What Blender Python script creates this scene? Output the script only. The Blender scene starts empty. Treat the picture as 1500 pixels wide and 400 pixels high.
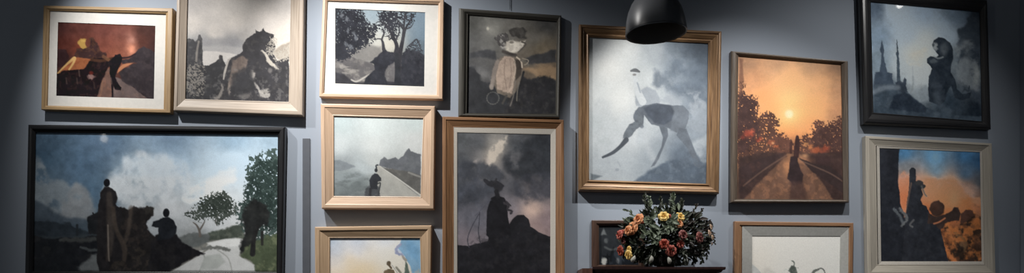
import bpy, bmesh, math, random
import numpy as np
from mathutils import Vector

random.seed(7)
C = bpy.context.scene.collection
D = 4.4            # camera distance from the picture wall
EYE = 1.20         # camera height
PPM = 250.0        # photograph pixels per metre on the wall plane
CX, CY = 750.0, 440.0

# ------------------------------------------------------------------ measuring
def P(px, py, d=0.0):
    """point standing d metres off the wall for a measured photograph position"""
    k = (D - d) / D / PPM
    return Vector(((px - CX) * k, -d, EYE + (CY - py) * k))

# ------------------------------------------------------------------ objects
def link(name, me, mat=None, parent=None, smooth=False):
    o = bpy.data.objects.new(name, me)
    C.objects.link(o)
    if mat is not None:
        for m in (mat if isinstance(mat, (list, tuple)) else [mat]):
            me.materials.append(m)
    if parent is not None:
        o.parent = parent
    if smooth:
        me.polygons.foreach_set('use_smooth', [True] * len(me.polygons))
    return o

def obj(name, bm, mat, parent=None, smooth=False):
    me = bpy.data.meshes.new(name)
    bm.normal_update()
    bm.to_mesh(me); bm.free()
    return link(name, me, mat, parent, smooth)

def tag(o, label=None, cat=None, group=None, kind=None):
    if label: o['label'] = label
    if cat: o['category'] = cat
    if group: o['group'] = group
    if kind: o['kind'] = kind
    return o

def thing(name, label, cat, loc=(0, 0, 0), group=None):
    o = bpy.data.objects.new(name, None); C.objects.link(o)
    o.location = loc; o.empty_display_size = 0.045
    return tag(o, label, cat, group)

def box(bm, x0, x1, y0, y1, z0, z1):
    v = [bm.verts.new(p) for p in ((x0,y0,z0),(x1,y0,z0),(x1,y1,z0),(x0,y1,z0),(x0,y0,z1),(x1,y0,z1),(x1,y1,z1),(x0,y1,z1))]
    for f in ((0,3,2,1),(4,5,6,7),(0,1,5,4),(1,2,6,5),(2,3,7,6),(3,0,4,7)):
        bm.faces.new([v[i] for i in f])

def lathe(bm, prof, seg=48, org=(0, 0, 0), close=False):
    rings = []
    for r, z in prof:
        rings.append([bm.verts.new((org[0] + r*math.cos(2*math.pi*i/seg), org[1] + r*math.sin(2*math.pi*i/seg), org[2] + z)) for i in range(seg)])
    for a, b in zip(rings, rings[1:]):
        for i in range(seg):
            bm.faces.new((a[i], a[(i+1) % seg], b[(i+1) % seg], b[i]))
    if close:
        bm.faces.new(rings[0][::-1]); bm.faces.new(rings[-1])
    return rings

def tube(bm, pts, r, seg=8):
    pts = [Vector(p) for p in pts]
    rs = r if isinstance(r, (list, tuple)) else [r]*len(pts)
    prev = None
    rings = []
    for i, p in enumerate(pts):
        t = (pts[min(i+1, len(pts)-1)] - pts[max(i-1, 0)]).normalized()
        if prev is None:
            a = t.orthogonal().normalized()
        else:
            a = (prev - t*prev.dot(t)).normalized()
        prev = a
        b = t.cross(a)
        rings.append([bm.verts.new(p + (a*math.cos(2*math.pi*k/seg) + b*math.sin(2*math.pi*k/seg))*rs[i]) for k in range(seg)])
    for q, w in zip(rings, rings[1:]):
        for k in range(seg):
            bm.faces.new((q[k], q[(k+1) % seg], w[(k+1) % seg], w[k]))
    bm.faces.new(rings[0][::-1]); bm.faces.new(rings[-1])

# ------------------------------------------------------------------ colours and materials
def lin1(c):
    c /= 255.0
    return c/12.92 if c <= 0.04045 else ((c+0.055)/1.055)**2.4
def lin(rgb):
    return tuple(lin1(float(c)) for c in rgb) + (1.0,)

def new_mat(name):
    m = bpy.data.materials.new(name); m.use_nodes = True
    nt = m.node_tree
    return m, nt, nt.nodes['Principled BSDF']

def wood(name, dark, light, rough=0.45, metal=0.0, gs=1.0, spec=0.5, coat=0.0):
    m, nt, b = new_mat(name)
    N, L = nt.nodes, nt.links
    uv = N.new('ShaderNodeUVMap'); uv.uv_map = 'UVMap'
    mp = N.new('ShaderNodeMapping'); mp.inputs['Scale'].default_value = (3*gs, 60*gs, 1)
    n = N.new('ShaderNodeTexNoise'); n.inputs['Scale'].default_value = 1.6; n.inputs['Detail'].default_value = 6
    n.inputs['Distortion'].default_value = 0.6
    r = N.new('ShaderNodeValToRGB')
    r.color_ramp.elements[0].position = 0.3; r.color_ramp.elements[0].color = lin(dark)
    r.color_ramp.elements[1].position = 0.68; r.color_ramp.elements[1].color = lin(light)
    L.new(uv.outputs[0], mp.inputs[0]); L.new(mp.outputs[0], n.inputs[0]); L.new(n.outputs[0], r.inputs[0])
    L.new(r.outputs[0], b.inputs['Base Color'])
    bp = N.new('ShaderNodeBump'); bp.inputs['Strength'].default_value = 0.15; bp.inputs['Distance'].default_value = 0.002
    L.new(n.outputs[0], bp.inputs['Height']); L.new(bp.outputs[0], b.inputs['Normal'])
    b.inputs['Roughness'].default_value = rough; b.inputs['Metallic'].default_value = metal
    b.inputs['Specular IOR Level'].default_value = spec
    b.inputs['Coat Weight'].default_value = coat
    return m

def plain(name, c1, c2=None, rough=0.6, scale=20, metal=0.0, spec=0.5, bump=0.1, trans=0.0):
    m, nt, b = new_mat(name)
    N, L = nt.nodes, nt.links
    tc = N.new('ShaderNodeTexCoord')
    n = N.new('ShaderNodeTexNoise'); n.inputs['Scale'].default_value = scale; n.inputs['Detail'].default_value = 5
    r = N.new('ShaderNodeValToRGB')
    r.color_ramp.elements[0].position = 0.35; r.color_ramp.elements[0].color = lin(c1)
    r.color_ramp.elements[1].position = 0.65; r.color_ramp.elements[1].color = lin(c2 or c1)
    L.new(tc.outputs['Object'], n.inputs[0]); L.new(n.outputs[0], r.inputs[0]); L.new(r.outputs[0], b.inputs['Base Color'])
    if bump:
        bp = N.new('ShaderNodeBump'); bp.inputs['Strength'].default_value = bump; bp.inputs['Distance'].default_value = 0.002
        L.new(n.outputs[0], bp.inputs['Height']); L.new(bp.outputs[0], b.inputs['Normal'])
    b.inputs['Roughness'].default_value = rough; b.inputs['Metallic'].default_value = metal
    b.inputs['Specular IOR Level'].default_value = spec
    b.inputs['Transmission Weight'].default_value = trans
    return m

def art_mat(name, rough=0.7, spec=0.2, coat=0.0, canvas=0.06):
    m, nt, b = new_mat(name)
    N, L = nt.nodes, nt.links
    at = N.new('ShaderNodeVertexColor'); at.layer_name = 'paint'
    tc = N.new('ShaderNodeTexCoord')
    n = N.new('ShaderNodeTexNoise'); n.inputs['Scale'].default_value = 160; n.inputs['Detail'].default_value = 3
    mr = N.new('ShaderNodeMapRange'); mr.inputs[1].default_value = 0.3; mr.inputs[2].default_value = 0.7
    mr.inputs[3].default_value = 1-canvas; mr.inputs[4].default_value = 1+canvas
    mx = N.new('ShaderNodeMix'); mx.data_type = 'RGBA'; mx.blend_type = 'MULTIPLY'; mx.inputs[0].default_value = 1.0
    L.new(tc.outputs['Object'], n.inputs[0]); L.new(n.outputs[0], mr.inputs[0])
    L.new(at.outputs[0], mx.inputs[6]); L.new(mr.outputs[0], mx.inputs[7])
    L.new(mx.outputs[2], b.inputs['Base Color'])
    b.inputs['Roughness'].default_value = rough; b.inputs['Specular IOR Level'].default_value = spec
    b.inputs['Coat Weight'].default_value = coat; b.inputs['Coat Roughness'].default_value = 0.04
    return m

# ------------------------------------------------------------------ painter: colours of a picture's paint layer
def _hash(ix, iy, seed):
    h = (ix.astype(np.int64)*374761393 + iy.astype(np.int64)*668265263 + seed*1442695041) & 0xffffffff
    h = ((h ^ (h >> 13))*1274126177) & 0xffffffff
    return ((h ^ (h >> 16)) & 0xffff)/65535.0

def vnoise(x, y, seed=0):
    ix, iy = np.floor(x), np.floor(y)
    fx, fy = x-ix, y-iy
    fx = fx*fx*(3-2*fx); fy = fy*fy*(3-2*fy)
    a = _hash(ix, iy, seed); b = _hash(ix+1, iy, seed); c = _hash(ix, iy+1, seed); d = _hash(ix+1, iy+1, seed)
    return (a*(1-fx)+b*fx)*(1-fy) + (c*(1-fx)+d*fx)*fy

def fbm(x, y, s, seed=0, octv=4):
    v = 0; a = 1; t = 0
    for o in range(octv):
        v = v + a*vnoise(x/s, y/s, seed+o*17); t += a; a *= 0.55; s = s*0.5
    return v/t      # 0..1

def sstep(x):
    x = np.clip(x, 0, 1); return x*x*(3-2*x)

def curve(pts, n=5, closed=True):
    pts = [np.array(p, float) for p in pts]
    out = []
    L = len(pts)
    rng = range(L) if closed else range(L-1)
    for i in rng:
        if closed:
            p0, p1, p2, p3 = pts[i-1], pts[i], pts[(i+1) % L], pts[(i+2) % L]
        else:
            p0, p1, p2, p3 = pts[max(i-1, 0)], pts[i], pts[i+1], pts[min(i+2, L-1)]
        for k in range(n):
            t = k/n
            out.append(0.5*((2*p1)+(-p0+p2)*t+(2*p0-5*p1+4*p2-p3)*t*t+(-p0+3*p1-3*p2+p3)*t**3))
    if not closed: out.append(pts[-1])
    return out

class Art:
    """paint layer sampled at the points X,Y (measured in photograph pixels); T = (ox, oy, scale) for enlarged measurements"""
    def __init__(s, quad, step=0.8, margin=0.03):
        q = [np.array(p, float) for p in quad]
        w = (np.linalg.norm(q[1]-q[0]) + np.linalg.norm(q[2]-q[3]))/2
        h = (np.linalg.norm(q[3]-q[0]) + np.linalg.norm(q[2]-q[1]))/2
        s.nx = int(w/step)+2; s.ny = int(h/step)+2
        mx, my = 4.0/w, 4.0/h
        u = np.linspace(-mx, 1+mx, s.nx)[None, :]; v = np.linspace(-my, 1+my, s.ny)[:, None]
        def bl(k): return (q[0][k]*(1-u)+q[1][k]*u)*(1-v) + (q[3][k]*(1-u)+q[2][k]*u)*v
        s.PX, s.PY = bl(0), bl(1)
        s.T = (0, 0, 1)
        s.img = np.zeros((s.ny, s.nx, 3)) + 60.0
        s._u()
    def _u(s):
        ox, oy, k = s.T
        s.X = (s.PX-ox)*k; s.Y = (s.PY-oy)*k
    def view(s, ox, oy, k):
        s.T = (ox, oy, k); s._u(); return s
    def bg(s, pts, soft=20, pw=1.6):
        W = 0; acc = 0
        for x, y, r, g, b in pts:
            w = 1.0/(((s.X-x)**2+(s.Y-y)**2+soft*soft)**pw)
            W = W+w; acc = acc + w[..., None]*np.array([r, g, b], float)
        s.img = acc/W[..., None]
        return s
    def mix(s, a, col):
        a = np.clip(a, 0, 1)[..., None]
        s.img = s.img*(1-a) + np.array(col, float)*a
    def warp(s, w, ws, seed):
        if not w: return s.X, s.Y
        return (s.X + (fbm(s.X, s.Y, ws, seed, 3)-0.5)*2*w, s.Y + (fbm(s.X, s.Y, ws, seed+91, 3)-0.5)*2*w)
    def mask(s, pts, soft=1.5, w=0, ws=8, seed=1, cv=False):
        if cv: pts = curve(pts)
        X, Y = s.warp(w, ws, seed)
        p = np.array(pts, float)
        pad = soft*2+w*2+4
        x0, y0 = p.min(0)-pad; x1, y1 = p.max(0)+pad
        sel = (s.X > x0) & (s.X < x1) & (s.Y > y0) & (s.Y < y1)
        out = np.zeros_like(s.X)
        if not sel.any(): return out
        x, y = X[sel], Y[sel]
        ins = np.zeros(x.shape, bool); dm = np.full(x.shape, 1e9)
        for (ax, ay), (bx, by) in zip(p, np.roll(p, -1, 0)):
            if ay != by:
                c = ((ay > y) != (by > y)) & (x < (bx-ax)*(y-ay)/(by-ay)+ax)
                ins ^= c
            dx, dy = bx-ax, by-ay
            t = np.clip(((x-ax)*dx+(y-ay)*dy)/(dx*dx+dy*dy+1e-9), 0, 1)
            dm = np.minimum(dm, (x-ax-t*dx)**2+(y-ay-t*dy)**2)
        sd = np.sqrt(dm)*np.where(ins, 1, -1)
        out[sel] = sstep(sd/(2*soft)+0.5)
        return out
    def poly(s, pts, col, soft=2.0, w=0, ws=8, seed=1, a=1.0, cv=False, tex=None, tcol=None, ts=14):
        m = s.mask(pts, soft, w, ws, seed, cv)*a
        s.mix(m, col)
        if tex:
            n = fbm(s.X, s.Y, ts, seed+5, 4)
            s.mix(m*sstep((n-0.5)/0.22)*tex, tcol)
        return m
    def leafy(s, pts, col, soft=5, w=8, ws=12, seed=1, thr=0.45, hs=7, a=1.0, cv=True, edge=1.0):
        """broken foliage: the outline frays and sky shows through the holes"""
        m = s.mask(pts, soft*3, w, ws, seed, cv)
        n = fbm(s.X, s.Y, hs*.6, seed+33, 3)
        k = sstep((m*edge + (n - 0.5)*3.2 - (thr+0.12))/0.22)*sstep(m*4)
        s.mix(k*a, col)
    def stroke(s, pts, r, col, soft=1.2, a=1.0, cv=True, w=0, ws=6, seed=2):
        rs = r if isinstance(r, (list, tuple)) else [r]*len(pts)
        p3 = [(x, y, q) for (x, y), q in zip(pts, rs)]
        if cv and len(p3) > 2: p3 = curve(p3, 5, False)
        X, Y = s.warp(w, ws, seed)
        best = np.full(s.X.shape, -1e9)
        for A, B in zip(p3, p3[1:]):
            dx, dy = B[0]-A[0], B[1]-A[1]
            t = np.clip(((X-A[0])*dx+(Y-A[1])*dy)/(dx*dx+dy*dy+1e-9), 0, 1)
            d = np.sqrt((X-A[0]-t*dx)**2+(Y-A[1]-t*dy)**2)
            best = np.maximum(best, (A[2]+(B[2]-A[2])*t)-d)
        s.mix(sstep(best/(2*soft)+0.5)*a, col)
    def ell(s, cx, cy, rx, ry, col, soft=0.3, a=1.0, rot=0, w=0, ws=8, seed=3):
        X, Y = s.warp(w, ws, seed)
        c, q = math.cos(rot), math.sin(rot)
        dx, dy = X-cx, Y-cy
        u = (dx*c+dy*q)/rx; v = (-dx*q+dy*c)/ry
        d = np.sqrt(u*u+v*v)
        s.mix(sstep((1-d)/(2*soft)+0.5)*a, col)
    def glow(s, cx, cy, rx, ry, col, a=1.0, w=0, ws=20, seed=4):
        X, Y = s.warp(w, ws, seed)
        s.mix(np.exp(-(((X-cx)/rx)**2+((Y-cy)/ry)**2))*a, col)
    def cloud(s, pts, col, soft=14, w=14, ws=30, seed=5, a=0.8, lo=0.35, hi=0.65, cs=40):
        m = s.mask(pts, soft, w, ws, seed, True)
        n = fbm(s.X, s.Y, cs, seed+7, 5)
        s.mix(m*sstep((n-lo)/(hi-lo))*a, col)
    def mottle(s, pts, col, s_=10, seed=8, a=0.5, lo=0.5, hi=0.75, soft=4, sx=1, sy=1, cv=True):
        m = s.mask(pts, soft, 0, 8, seed, cv)
        n = fbm(s.X*sx, s.Y*sy, s_, seed, 4)
        s.mix(m*sstep((n-lo)/(hi-lo))*a, col)
    def mesh(s, depth, gain=1.0, grain=3.0, seed=1, lift=0.0):
        k = (D-depth)/D/PPM
        co = np.stack([(s.PX-CX)*k, np.full_like(s.PX, -depth), EYE+(CY-s.PY)*k], -1).reshape(-1, 3)
        lum = s.img.mean(-1, keepdims=True)
        A = np.interp(lum, [30, 90, 160, 220], [.14, .09, .035, .015])
        tx = (fbm(s.PX, s.PY, 9.0, seed+11, 5)-0.5)[..., None]*2*1.6
        s.img = s.img*(1+A*tx) + (A*tx*10)
        img = s.img + (fbm(s.PX, s.PY, 3.0, seed+3, 2)-0.5)[..., None]*2*grain
        c = np.clip(img/255.0, 0, 1)
        c = np.where(c <= 0.04045, c/12.92, ((c+0.055)/1.055)**2.4)
        e = wall_light((s.PX-CX)/PPM, EYE+(CY-s.PY)/PPM).mean()      # one exposure for the whole picture; measured light fall-off stays in the paint
        c = np.clip((c-lift-.0025)*gain/np.clip(e, .2, 2.0), 0.002, None)
        c = c*np.minimum(1.0, 0.90/c.max(-1, keepdims=True))
        nx, ny = s.nx, s.ny
        i = np.arange((ny-1)*(nx-1)); r = i//(nx-1); q = i % (nx-1)
        a = r*nx+q
        f = np.stack([a, a+nx, a+nx+1, a+1], -1)
        me = bpy.data.meshes.new('print')
        me.vertices.add(nx*ny); me.vertices.foreach_set('co', co.ravel())
        me.loops.add(f.size); me.loops.foreach_set('vertex_index', f.ravel().astype(np.int32))
        me.polygons.add(len(f)); me.polygons.foreach_set('loop_start', (np.arange(len(f))*4).astype(np.int32))
        me.update(calc_edges=True)
        at = me.color_attributes.new('paint', 'FLOAT_COLOR', 'POINT')
        at.data.foreach_set('color', np.concatenate([c.reshape(-1, 3), np.ones((nx*ny, 1))], 1).astype(np.float32).ravel())
        return me


# the unseen spots above the picture wall: x, distance from wall, height, aim x, aim height, power, cone, blend
SPOTS = [(-1.375, .95, 3.62, -.20, 1.016, 288, 89.4, 1.0),
         (1.30, 1.3, 3.55, 1.30, 1.00, 165, 72, .9),
         (-2.60, 1.0, 3.60, -1.89, 2.09, 168, 69, .95),
         (0.82, 1.3, 3.50, .78, 2.27, 125, 32, .7),  # narrow spot added to brighten the gilt framed picture
         (2.40, 1.3, 3.50, 1.78, 1.685, 56, 80, 1.0)]
def wall_light(X, Z):
    """how strongly the spots light the wall at X, Z: used to work out paint colours from measured ones, light fall-off left in"""
    e = 0.045
    for x, d, z, tx, tz, W, ang, bl in SPOTS:
        vx, vy, vz = X-x, d, Z-z; r2 = vx*vx+vy*vy+vz*vz; r = np.sqrt(r2)
        a = np.array([tx-x, d, tz-z]); a = a/np.linalg.norm(a)
        c = (vx*a[0]+vy*a[1]+vz*a[2])/r; h = math.cos(math.radians(ang/2))
        e = e + W/39.5*sstep((c-h)/((1-h)*bl))*(vy/r)/r2
    return e

# ------------------------------------------------------------------ frames
def ring_mesh(outer, inner, prof, refd, back=None, oscale=1.0):
    """mitred moulding: prof = [(t, depth)], t 0 on the outer outline, 1 on the inner; outlines measured at depth refd"""
    bm = bmesh.new(); uvl = bm.loops.layers.uv.new('UVMap')
    O = [P(x, y, refd) for x, y in outer]; I = [P(x, y, refd) for x, y in inner]
    rings = []; cum = [0]
    for k, (t, d) in enumerate(prof):
        rings.append([bm.verts.new((O[i].x+(I[i].x-O[i].x)*t, -d, O[i].z+(I[i].z-O[i].z)*t)) for i in range(4)])
        if k:
            cum.append(cum[-1] + (rings[k][0].co-rings[k-1][0].co).length*0.7)
    for k in range(len(rings)-1):
        for i in range(4):
            j = (i+1) % 4
            vs = (rings[k][i], rings[k][j], rings[k+1][j], rings[k+1][i])
            try: f = bm.faces.new(vs)
            except ValueError: continue
            Lc = [v.co for v in vs]
            ax = 0 if i in (0, 2) else 2
            for lp, v, c in zip(f.loops, vs, (cum[k], cum[k], cum[k+1], cum[k+1])):
                lp[uvl].uv = (v.co[ax]*1.0 + i*7.3 + O[0].x*3, c*2 + i*3.1 + O[0].z)
    if back is not None:
        f = bm.faces.new(rings[0][::-1] if False else rings[0])
    bmesh.ops.recalc_face_normals(bm, faces=bm.faces)
    return bm

def flat(t, lip=0.012, b=0.003):
    return [(0, .002), (0, t-b), (.05, t-b*.3), (.12, t), (.62, t), (.70, t-.004), (.93, t-.008), (1, t-.010), (1, t-.010-lip)]
def bevel_in(t, lip=0.012):
    return [(0, .002), (0, t-.004), (.04, t-.001), (.10, t), (.30, t), (.36, t-.003), (.9, t-.014), (.94, t-.013), (1, t-.015), (1, t-.017-lip)]
def round_(t, lip=0.012):
    return [(0, .002), (0, t-.012), (.06, t-.006), (.2, t-.001), (.4, t), (.6, t-.002), (.8, t-.009), (.88, t-.012), (.92, t-.010), (1, t-.013), (1, t-.014-lip)]
def ornate(t, lip=0.012):
    return [(0, .002), (0, t-.012), (.05, t-.005), (.13, t), (.24, t-.001), (.30, t-.008), (.36, t-.009), (.42, t-.006), (.62, t-.013), (.72, t-.018), (.78, t-.016), (.86, t-.012), (.93, t-.016), (1, t-.020), (1, t-.022-lip)]

def framed(label, outer, inner, prof, t, fmat, art, depth, artmat, gain=1.0, mat_quad=None, mmat=None, mprof=None, mname='mat', group='framed pictures on the grey wall', grain=3.0, extra=None, lift=0.0):
    cx = sum(p[0] for p in outer)/4; by = max(p[1] for p in outer)
    base = P(cx, by, 0)
    nd = max(depth, t - (.027 if len(prof) > 12 else .020))     # how far the print sits off the wall
    if mprof: mprof = [(q, d_+nd-depth) for q, d_ in mprof]
    depth = nd
    root = thing('framed_picture', label, 'framed picture', base, group)
    fr = obj('frame', ring_mesh(outer, inner, prof, t, back=True), fmat, root)
    parts = [fr]
    if mat_quad:
        # mount or liner: reaches 4 px under the frame's lip
        def ext(o, i, k):
            out = []
            for a, b in zip(o, i):
                d = Vector((a[0]-b[0], a[1]-b[1])); d.normalize()
                out.append((a[0]+d.x*k, a[1]+d.y*k))
            return out
        mo = ext(inner, mat_quad, 4 if mname == 'mat' else 1.5)
        parts.append(obj(mname, ring_mesh(mo, mat_quad, mprof, depth+.003), mmat, root))
    if artmat is M['printglass']: lift = .004
    me = art.mesh(depth, gain, grain, seed=int(cx), lift=lift)
    parts.append(link('print', me, artmat, root))
    if extra: parts += extra(root)
    for p in parts:
        p.data.transform(__import__('mathutils').Matrix.Translation(-base))
    return root


# ================================================================== PAINTINGS
def art_red():
    a = Art([(85,32.4),(227.6,37.8),(225.4,144.8),(82.4,140.3)]).view(75, 25, 3.2)
    a.bg([(40,45,76,46,44),(150,50,94,56,50),(250,60,102,60,54),(330,70,116,72,64),(450,60,72,48,44),(40,130,84,44,38),(150,160,116,60,44),
          (260,130,112,64,54),(330,130,126,76,64),(430,110,92,56,48),(480,140,64,42,40),(100,220,60,40,38),(300,180,150,90,70),(250,320,40,32,34),(450,320,44,40,44)], 30)
    a.glow(372,100,22,34,(172,120,106),.75, 6); a.glow(376,156,26,30,(232,158,128),.95,6); a.glow(380,110,16,12,(190,140,124),.5,4)
    a.poly([(20,150),(70,152),(84,185),(60,230),(20,240)], (54,36,38), 4, 4, 20)
    a.poly([(105,190),(118,150),(150,148),(176,98),(196,96),(214,120),(226,158),(262,172),(262,200),(180,205),(110,200)], (60,42,42), 4, 6, 16, 3, tex=.6, tcol=(92,62,48))
    a.poly([(122,118),(140,100),(165,102),(160,125),(172,140),(150,150),(132,138)], (168,134,74), 3, 4, 12, 5)
    a.ell(172,122,12,20,(96,56,46)); a.ell(150,112,12,5,(196,160,90),a=.6)
    a.poly([(95,200),(120,190),(190,198),(180,215),(150,242),(80,250),(28,268),(50,240)], (150,92,62), 3, 4, 20, 6, tex=.5, tcol=(124,66,44))
    a.stroke([(30,264),(66,228),(92,205),(110,192),(104,215),(84,246)], [3,4,6,7,5,4], (196,158,104), 2)
    a.poly([(22,268),(60,250),(92,250),(150,244),(178,208),(205,192),(250,192),(276,214),(268,240),(240,290),(218,385),(18,380)], (30,22,26), 3, 6, 20, 7, tex=.55, tcol=(58,40,38))
    a.stroke([(190,200),(230,205),(262,200),(285,195)], 7, (74,50,40), 4); a.stroke([(245,185),(268,200)], 8, (120,84,62), 3, a=.7)
    a.poly([(268,236),(282,262),(288,385),(214,382),(238,300)], (112,86,78), 3, 4, 20, 8, tex=.5, tcol=(146,104,86))
    a.stroke([(240,300),(236,345),(226,376)], 4, (150,110,86), 3, a=.5)
    a.poly([(335,222),(388,212),(372,222),(345,236),(308,264),(318,238)], (182,124,92), 2)
    a.poly([(298,282),(340,296),(385,330),(450,382),(284,384)], (104,90,88), 3, 4, 20, 9, tex=.4, tcol=(136,112,104))
    a.poly([(330,300),(318,262),(350,238),(400,214),(340,218),(322,200),(362,196),(396,172),(410,150),(438,140),(470,152),(490,165),(490,388),(440,372),(385,326)], (56,50,54), 4, 6, 24, 10, tex=.4, tcol=(76,66,68))
    a.stroke([(330,192),(365,188),(395,172)], 4, (52,40,44), 2)
    a.poly([(262,214),(284,196),(300,176),(322,172),(334,190),(330,216),(312,246),(300,280),(306,300),(328,330),(326,345),(300,340),(290,322),(292,385),(284,385),(282,318),(274,262),(276,236)], (24,20,26), 2, 3, 14, 11, tex=.4, tcol=(52,42,42))
    a.ell(186,280,16,11,(156,124,118),.5,.8,w=8,seed=12); a.ell(188,262,10,8,(140,50,40),.5,.6)
    for p in [(70,300,95),(120,300,86),(200,320,66),(130,265,110),(280,300,120)]: a.stroke([(p[0],p[1]-14),(p[0]+3,p[1]+12)],3,(p[2],p[2]*.82,p[2]*.74),3,a=.6)
    return a

def art_rocks():
    a = Art([(273,-9),(425,-9),(421.7,148.4),(269.7,144)]).view(265, 30, 3.2)
    a.bg([(50,-90,176,172,170),(250,-90,214,209,204),(450,-90,196,191,187),(60,20,200,194,188),(250,10,226,219,212),(420,10,222,215,209),(480,80,216,208,198),
          (150,60,212,205,198),(110,90,150,150,152),(250,105,146,146,150),(60,140,120,122,126),(200,160,190,188,186),(300,100,180,176,172)], 30)
    a.glow(180,-40,50,30,(222,216,210),.5,10)
    a.poly([(90,84),(180,78),(260,82),(300,92),(300,160),(200,148),(100,134)], (150,150,153), 12, 8, 40, 2, a=.7)
    a.poly([(92,120),(180,116),(300,130),(300,165),(230,158),(160,146),(92,138)], (172,170,170), 7, 4, 30, 3, a=.8)
    a.poly([(90,142),(170,146),(260,158),(240,180),(190,200),(130,212),(95,212)], (204,200,196), 4, 2, 30, 4)
    a.poly([(430,140),(510,95),(515,190),(450,180)], (150,140,128), 6, 8, 20, 5, a=.8)
    # left ruin and bush
    a.poly([(10,90),(40,84),(58,88),(66,100),(76,92),(84,68),(92,66),(100,90),(102,200),(108,216),(130,240),(120,380),(10,385)], (54,54,58), 2, 3, 12, 6, tex=.5, tcol=(96,94,94))
    a.stroke([(72,190),(76,140),(84,98)], [5,5,4], (140,134,128), 2, a=.8)
    a.poly([(90,210),(130,212),(160,196),(176,182),(184,162),(194,170),(200,190),(212,210),(200,270),(180,380),(60,385)], (48,48,52), 2, 4, 12, 7, tex=.4, tcol=(84,82,82))
    a.ell(187,171,9,9,(58,56,58))
    a.leafy([(15,230),(60,205),(105,220),(110,300),(90,350),(40,345),(15,300)], (148,142,134), 5, 8, 14, 8, .62, 9, .75)
    # big beast-shaped crag
    a.poly([(190,255),(215,215),(222,185),(250,170),(290,145),(290,110),(305,88),(330,68),(350,58),(352,42),(368,54),(380,48),(388,34),(398,56),(440,66),(425,88),(445,120),(432,150),(450,190),(505,170),(515,390),(160,390),(180,330)],
           (50,49,53), 2, 5, 14, 9, tex=.45, tcol=(78,75,74), ts=20)
    a.poly([(245,190),(290,165),(315,185),(300,240),(262,250),(245,300),(218,330),(232,260)], (120,106,98), 5, 6, 16, 10, a=.85, tex=.5, tcol=(86,76,74))
    a.stroke([(200,275),(206,240),(222,190),(232,178)], [3,5,4,3], (176,170,164), 2); a.stroke([(190,300),(196,320),(176,360),(160,365)], [4,5,8,5], (150,144,138), 4, a=.8,w=4)
    a.stroke([(378,140),(400,160),(412,190),(440,215),(455,228)], [3,5,9,7,3], (184,178,168), 3, w=4)
    a.leafy([(425,80),(450,100),(445,150),(505,110),(510,180),(450,185),(415,165),(400,130)], (176,170,160), 4, 8, 12, 11, .6, 8, .8)
    a.ell(334,256,12,20,(170,164,158),.5,.85,w=8,seed=2); a.stroke([(346,296),(362,318),(385,352),(412,350)], [4,5,10,7], (158,154,150), 4, w=6); a.ell(395,332,22,10,(172,168,162),.5,.8,w=8)
    a.ell(300,350,26,18,(120,116,114),.6,.7,w=14); a.ell(418,234,10,12,(128,124,122),.5,.7); a.ell(226,322,7,26,(150,140,132),.5,.7,w=6)
    a.mottle([(190,240),(510,200),(510,380),(30,380),(30,300)], (120,118,116), 16, 31, .45, .56, .72)
    a.poly([(240,250),(300,215),(330,240),(345,300),(330,340),(260,350),(230,320)], (46,46,50), 8, 8, 20, 12, a=.75)
    return a

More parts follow.
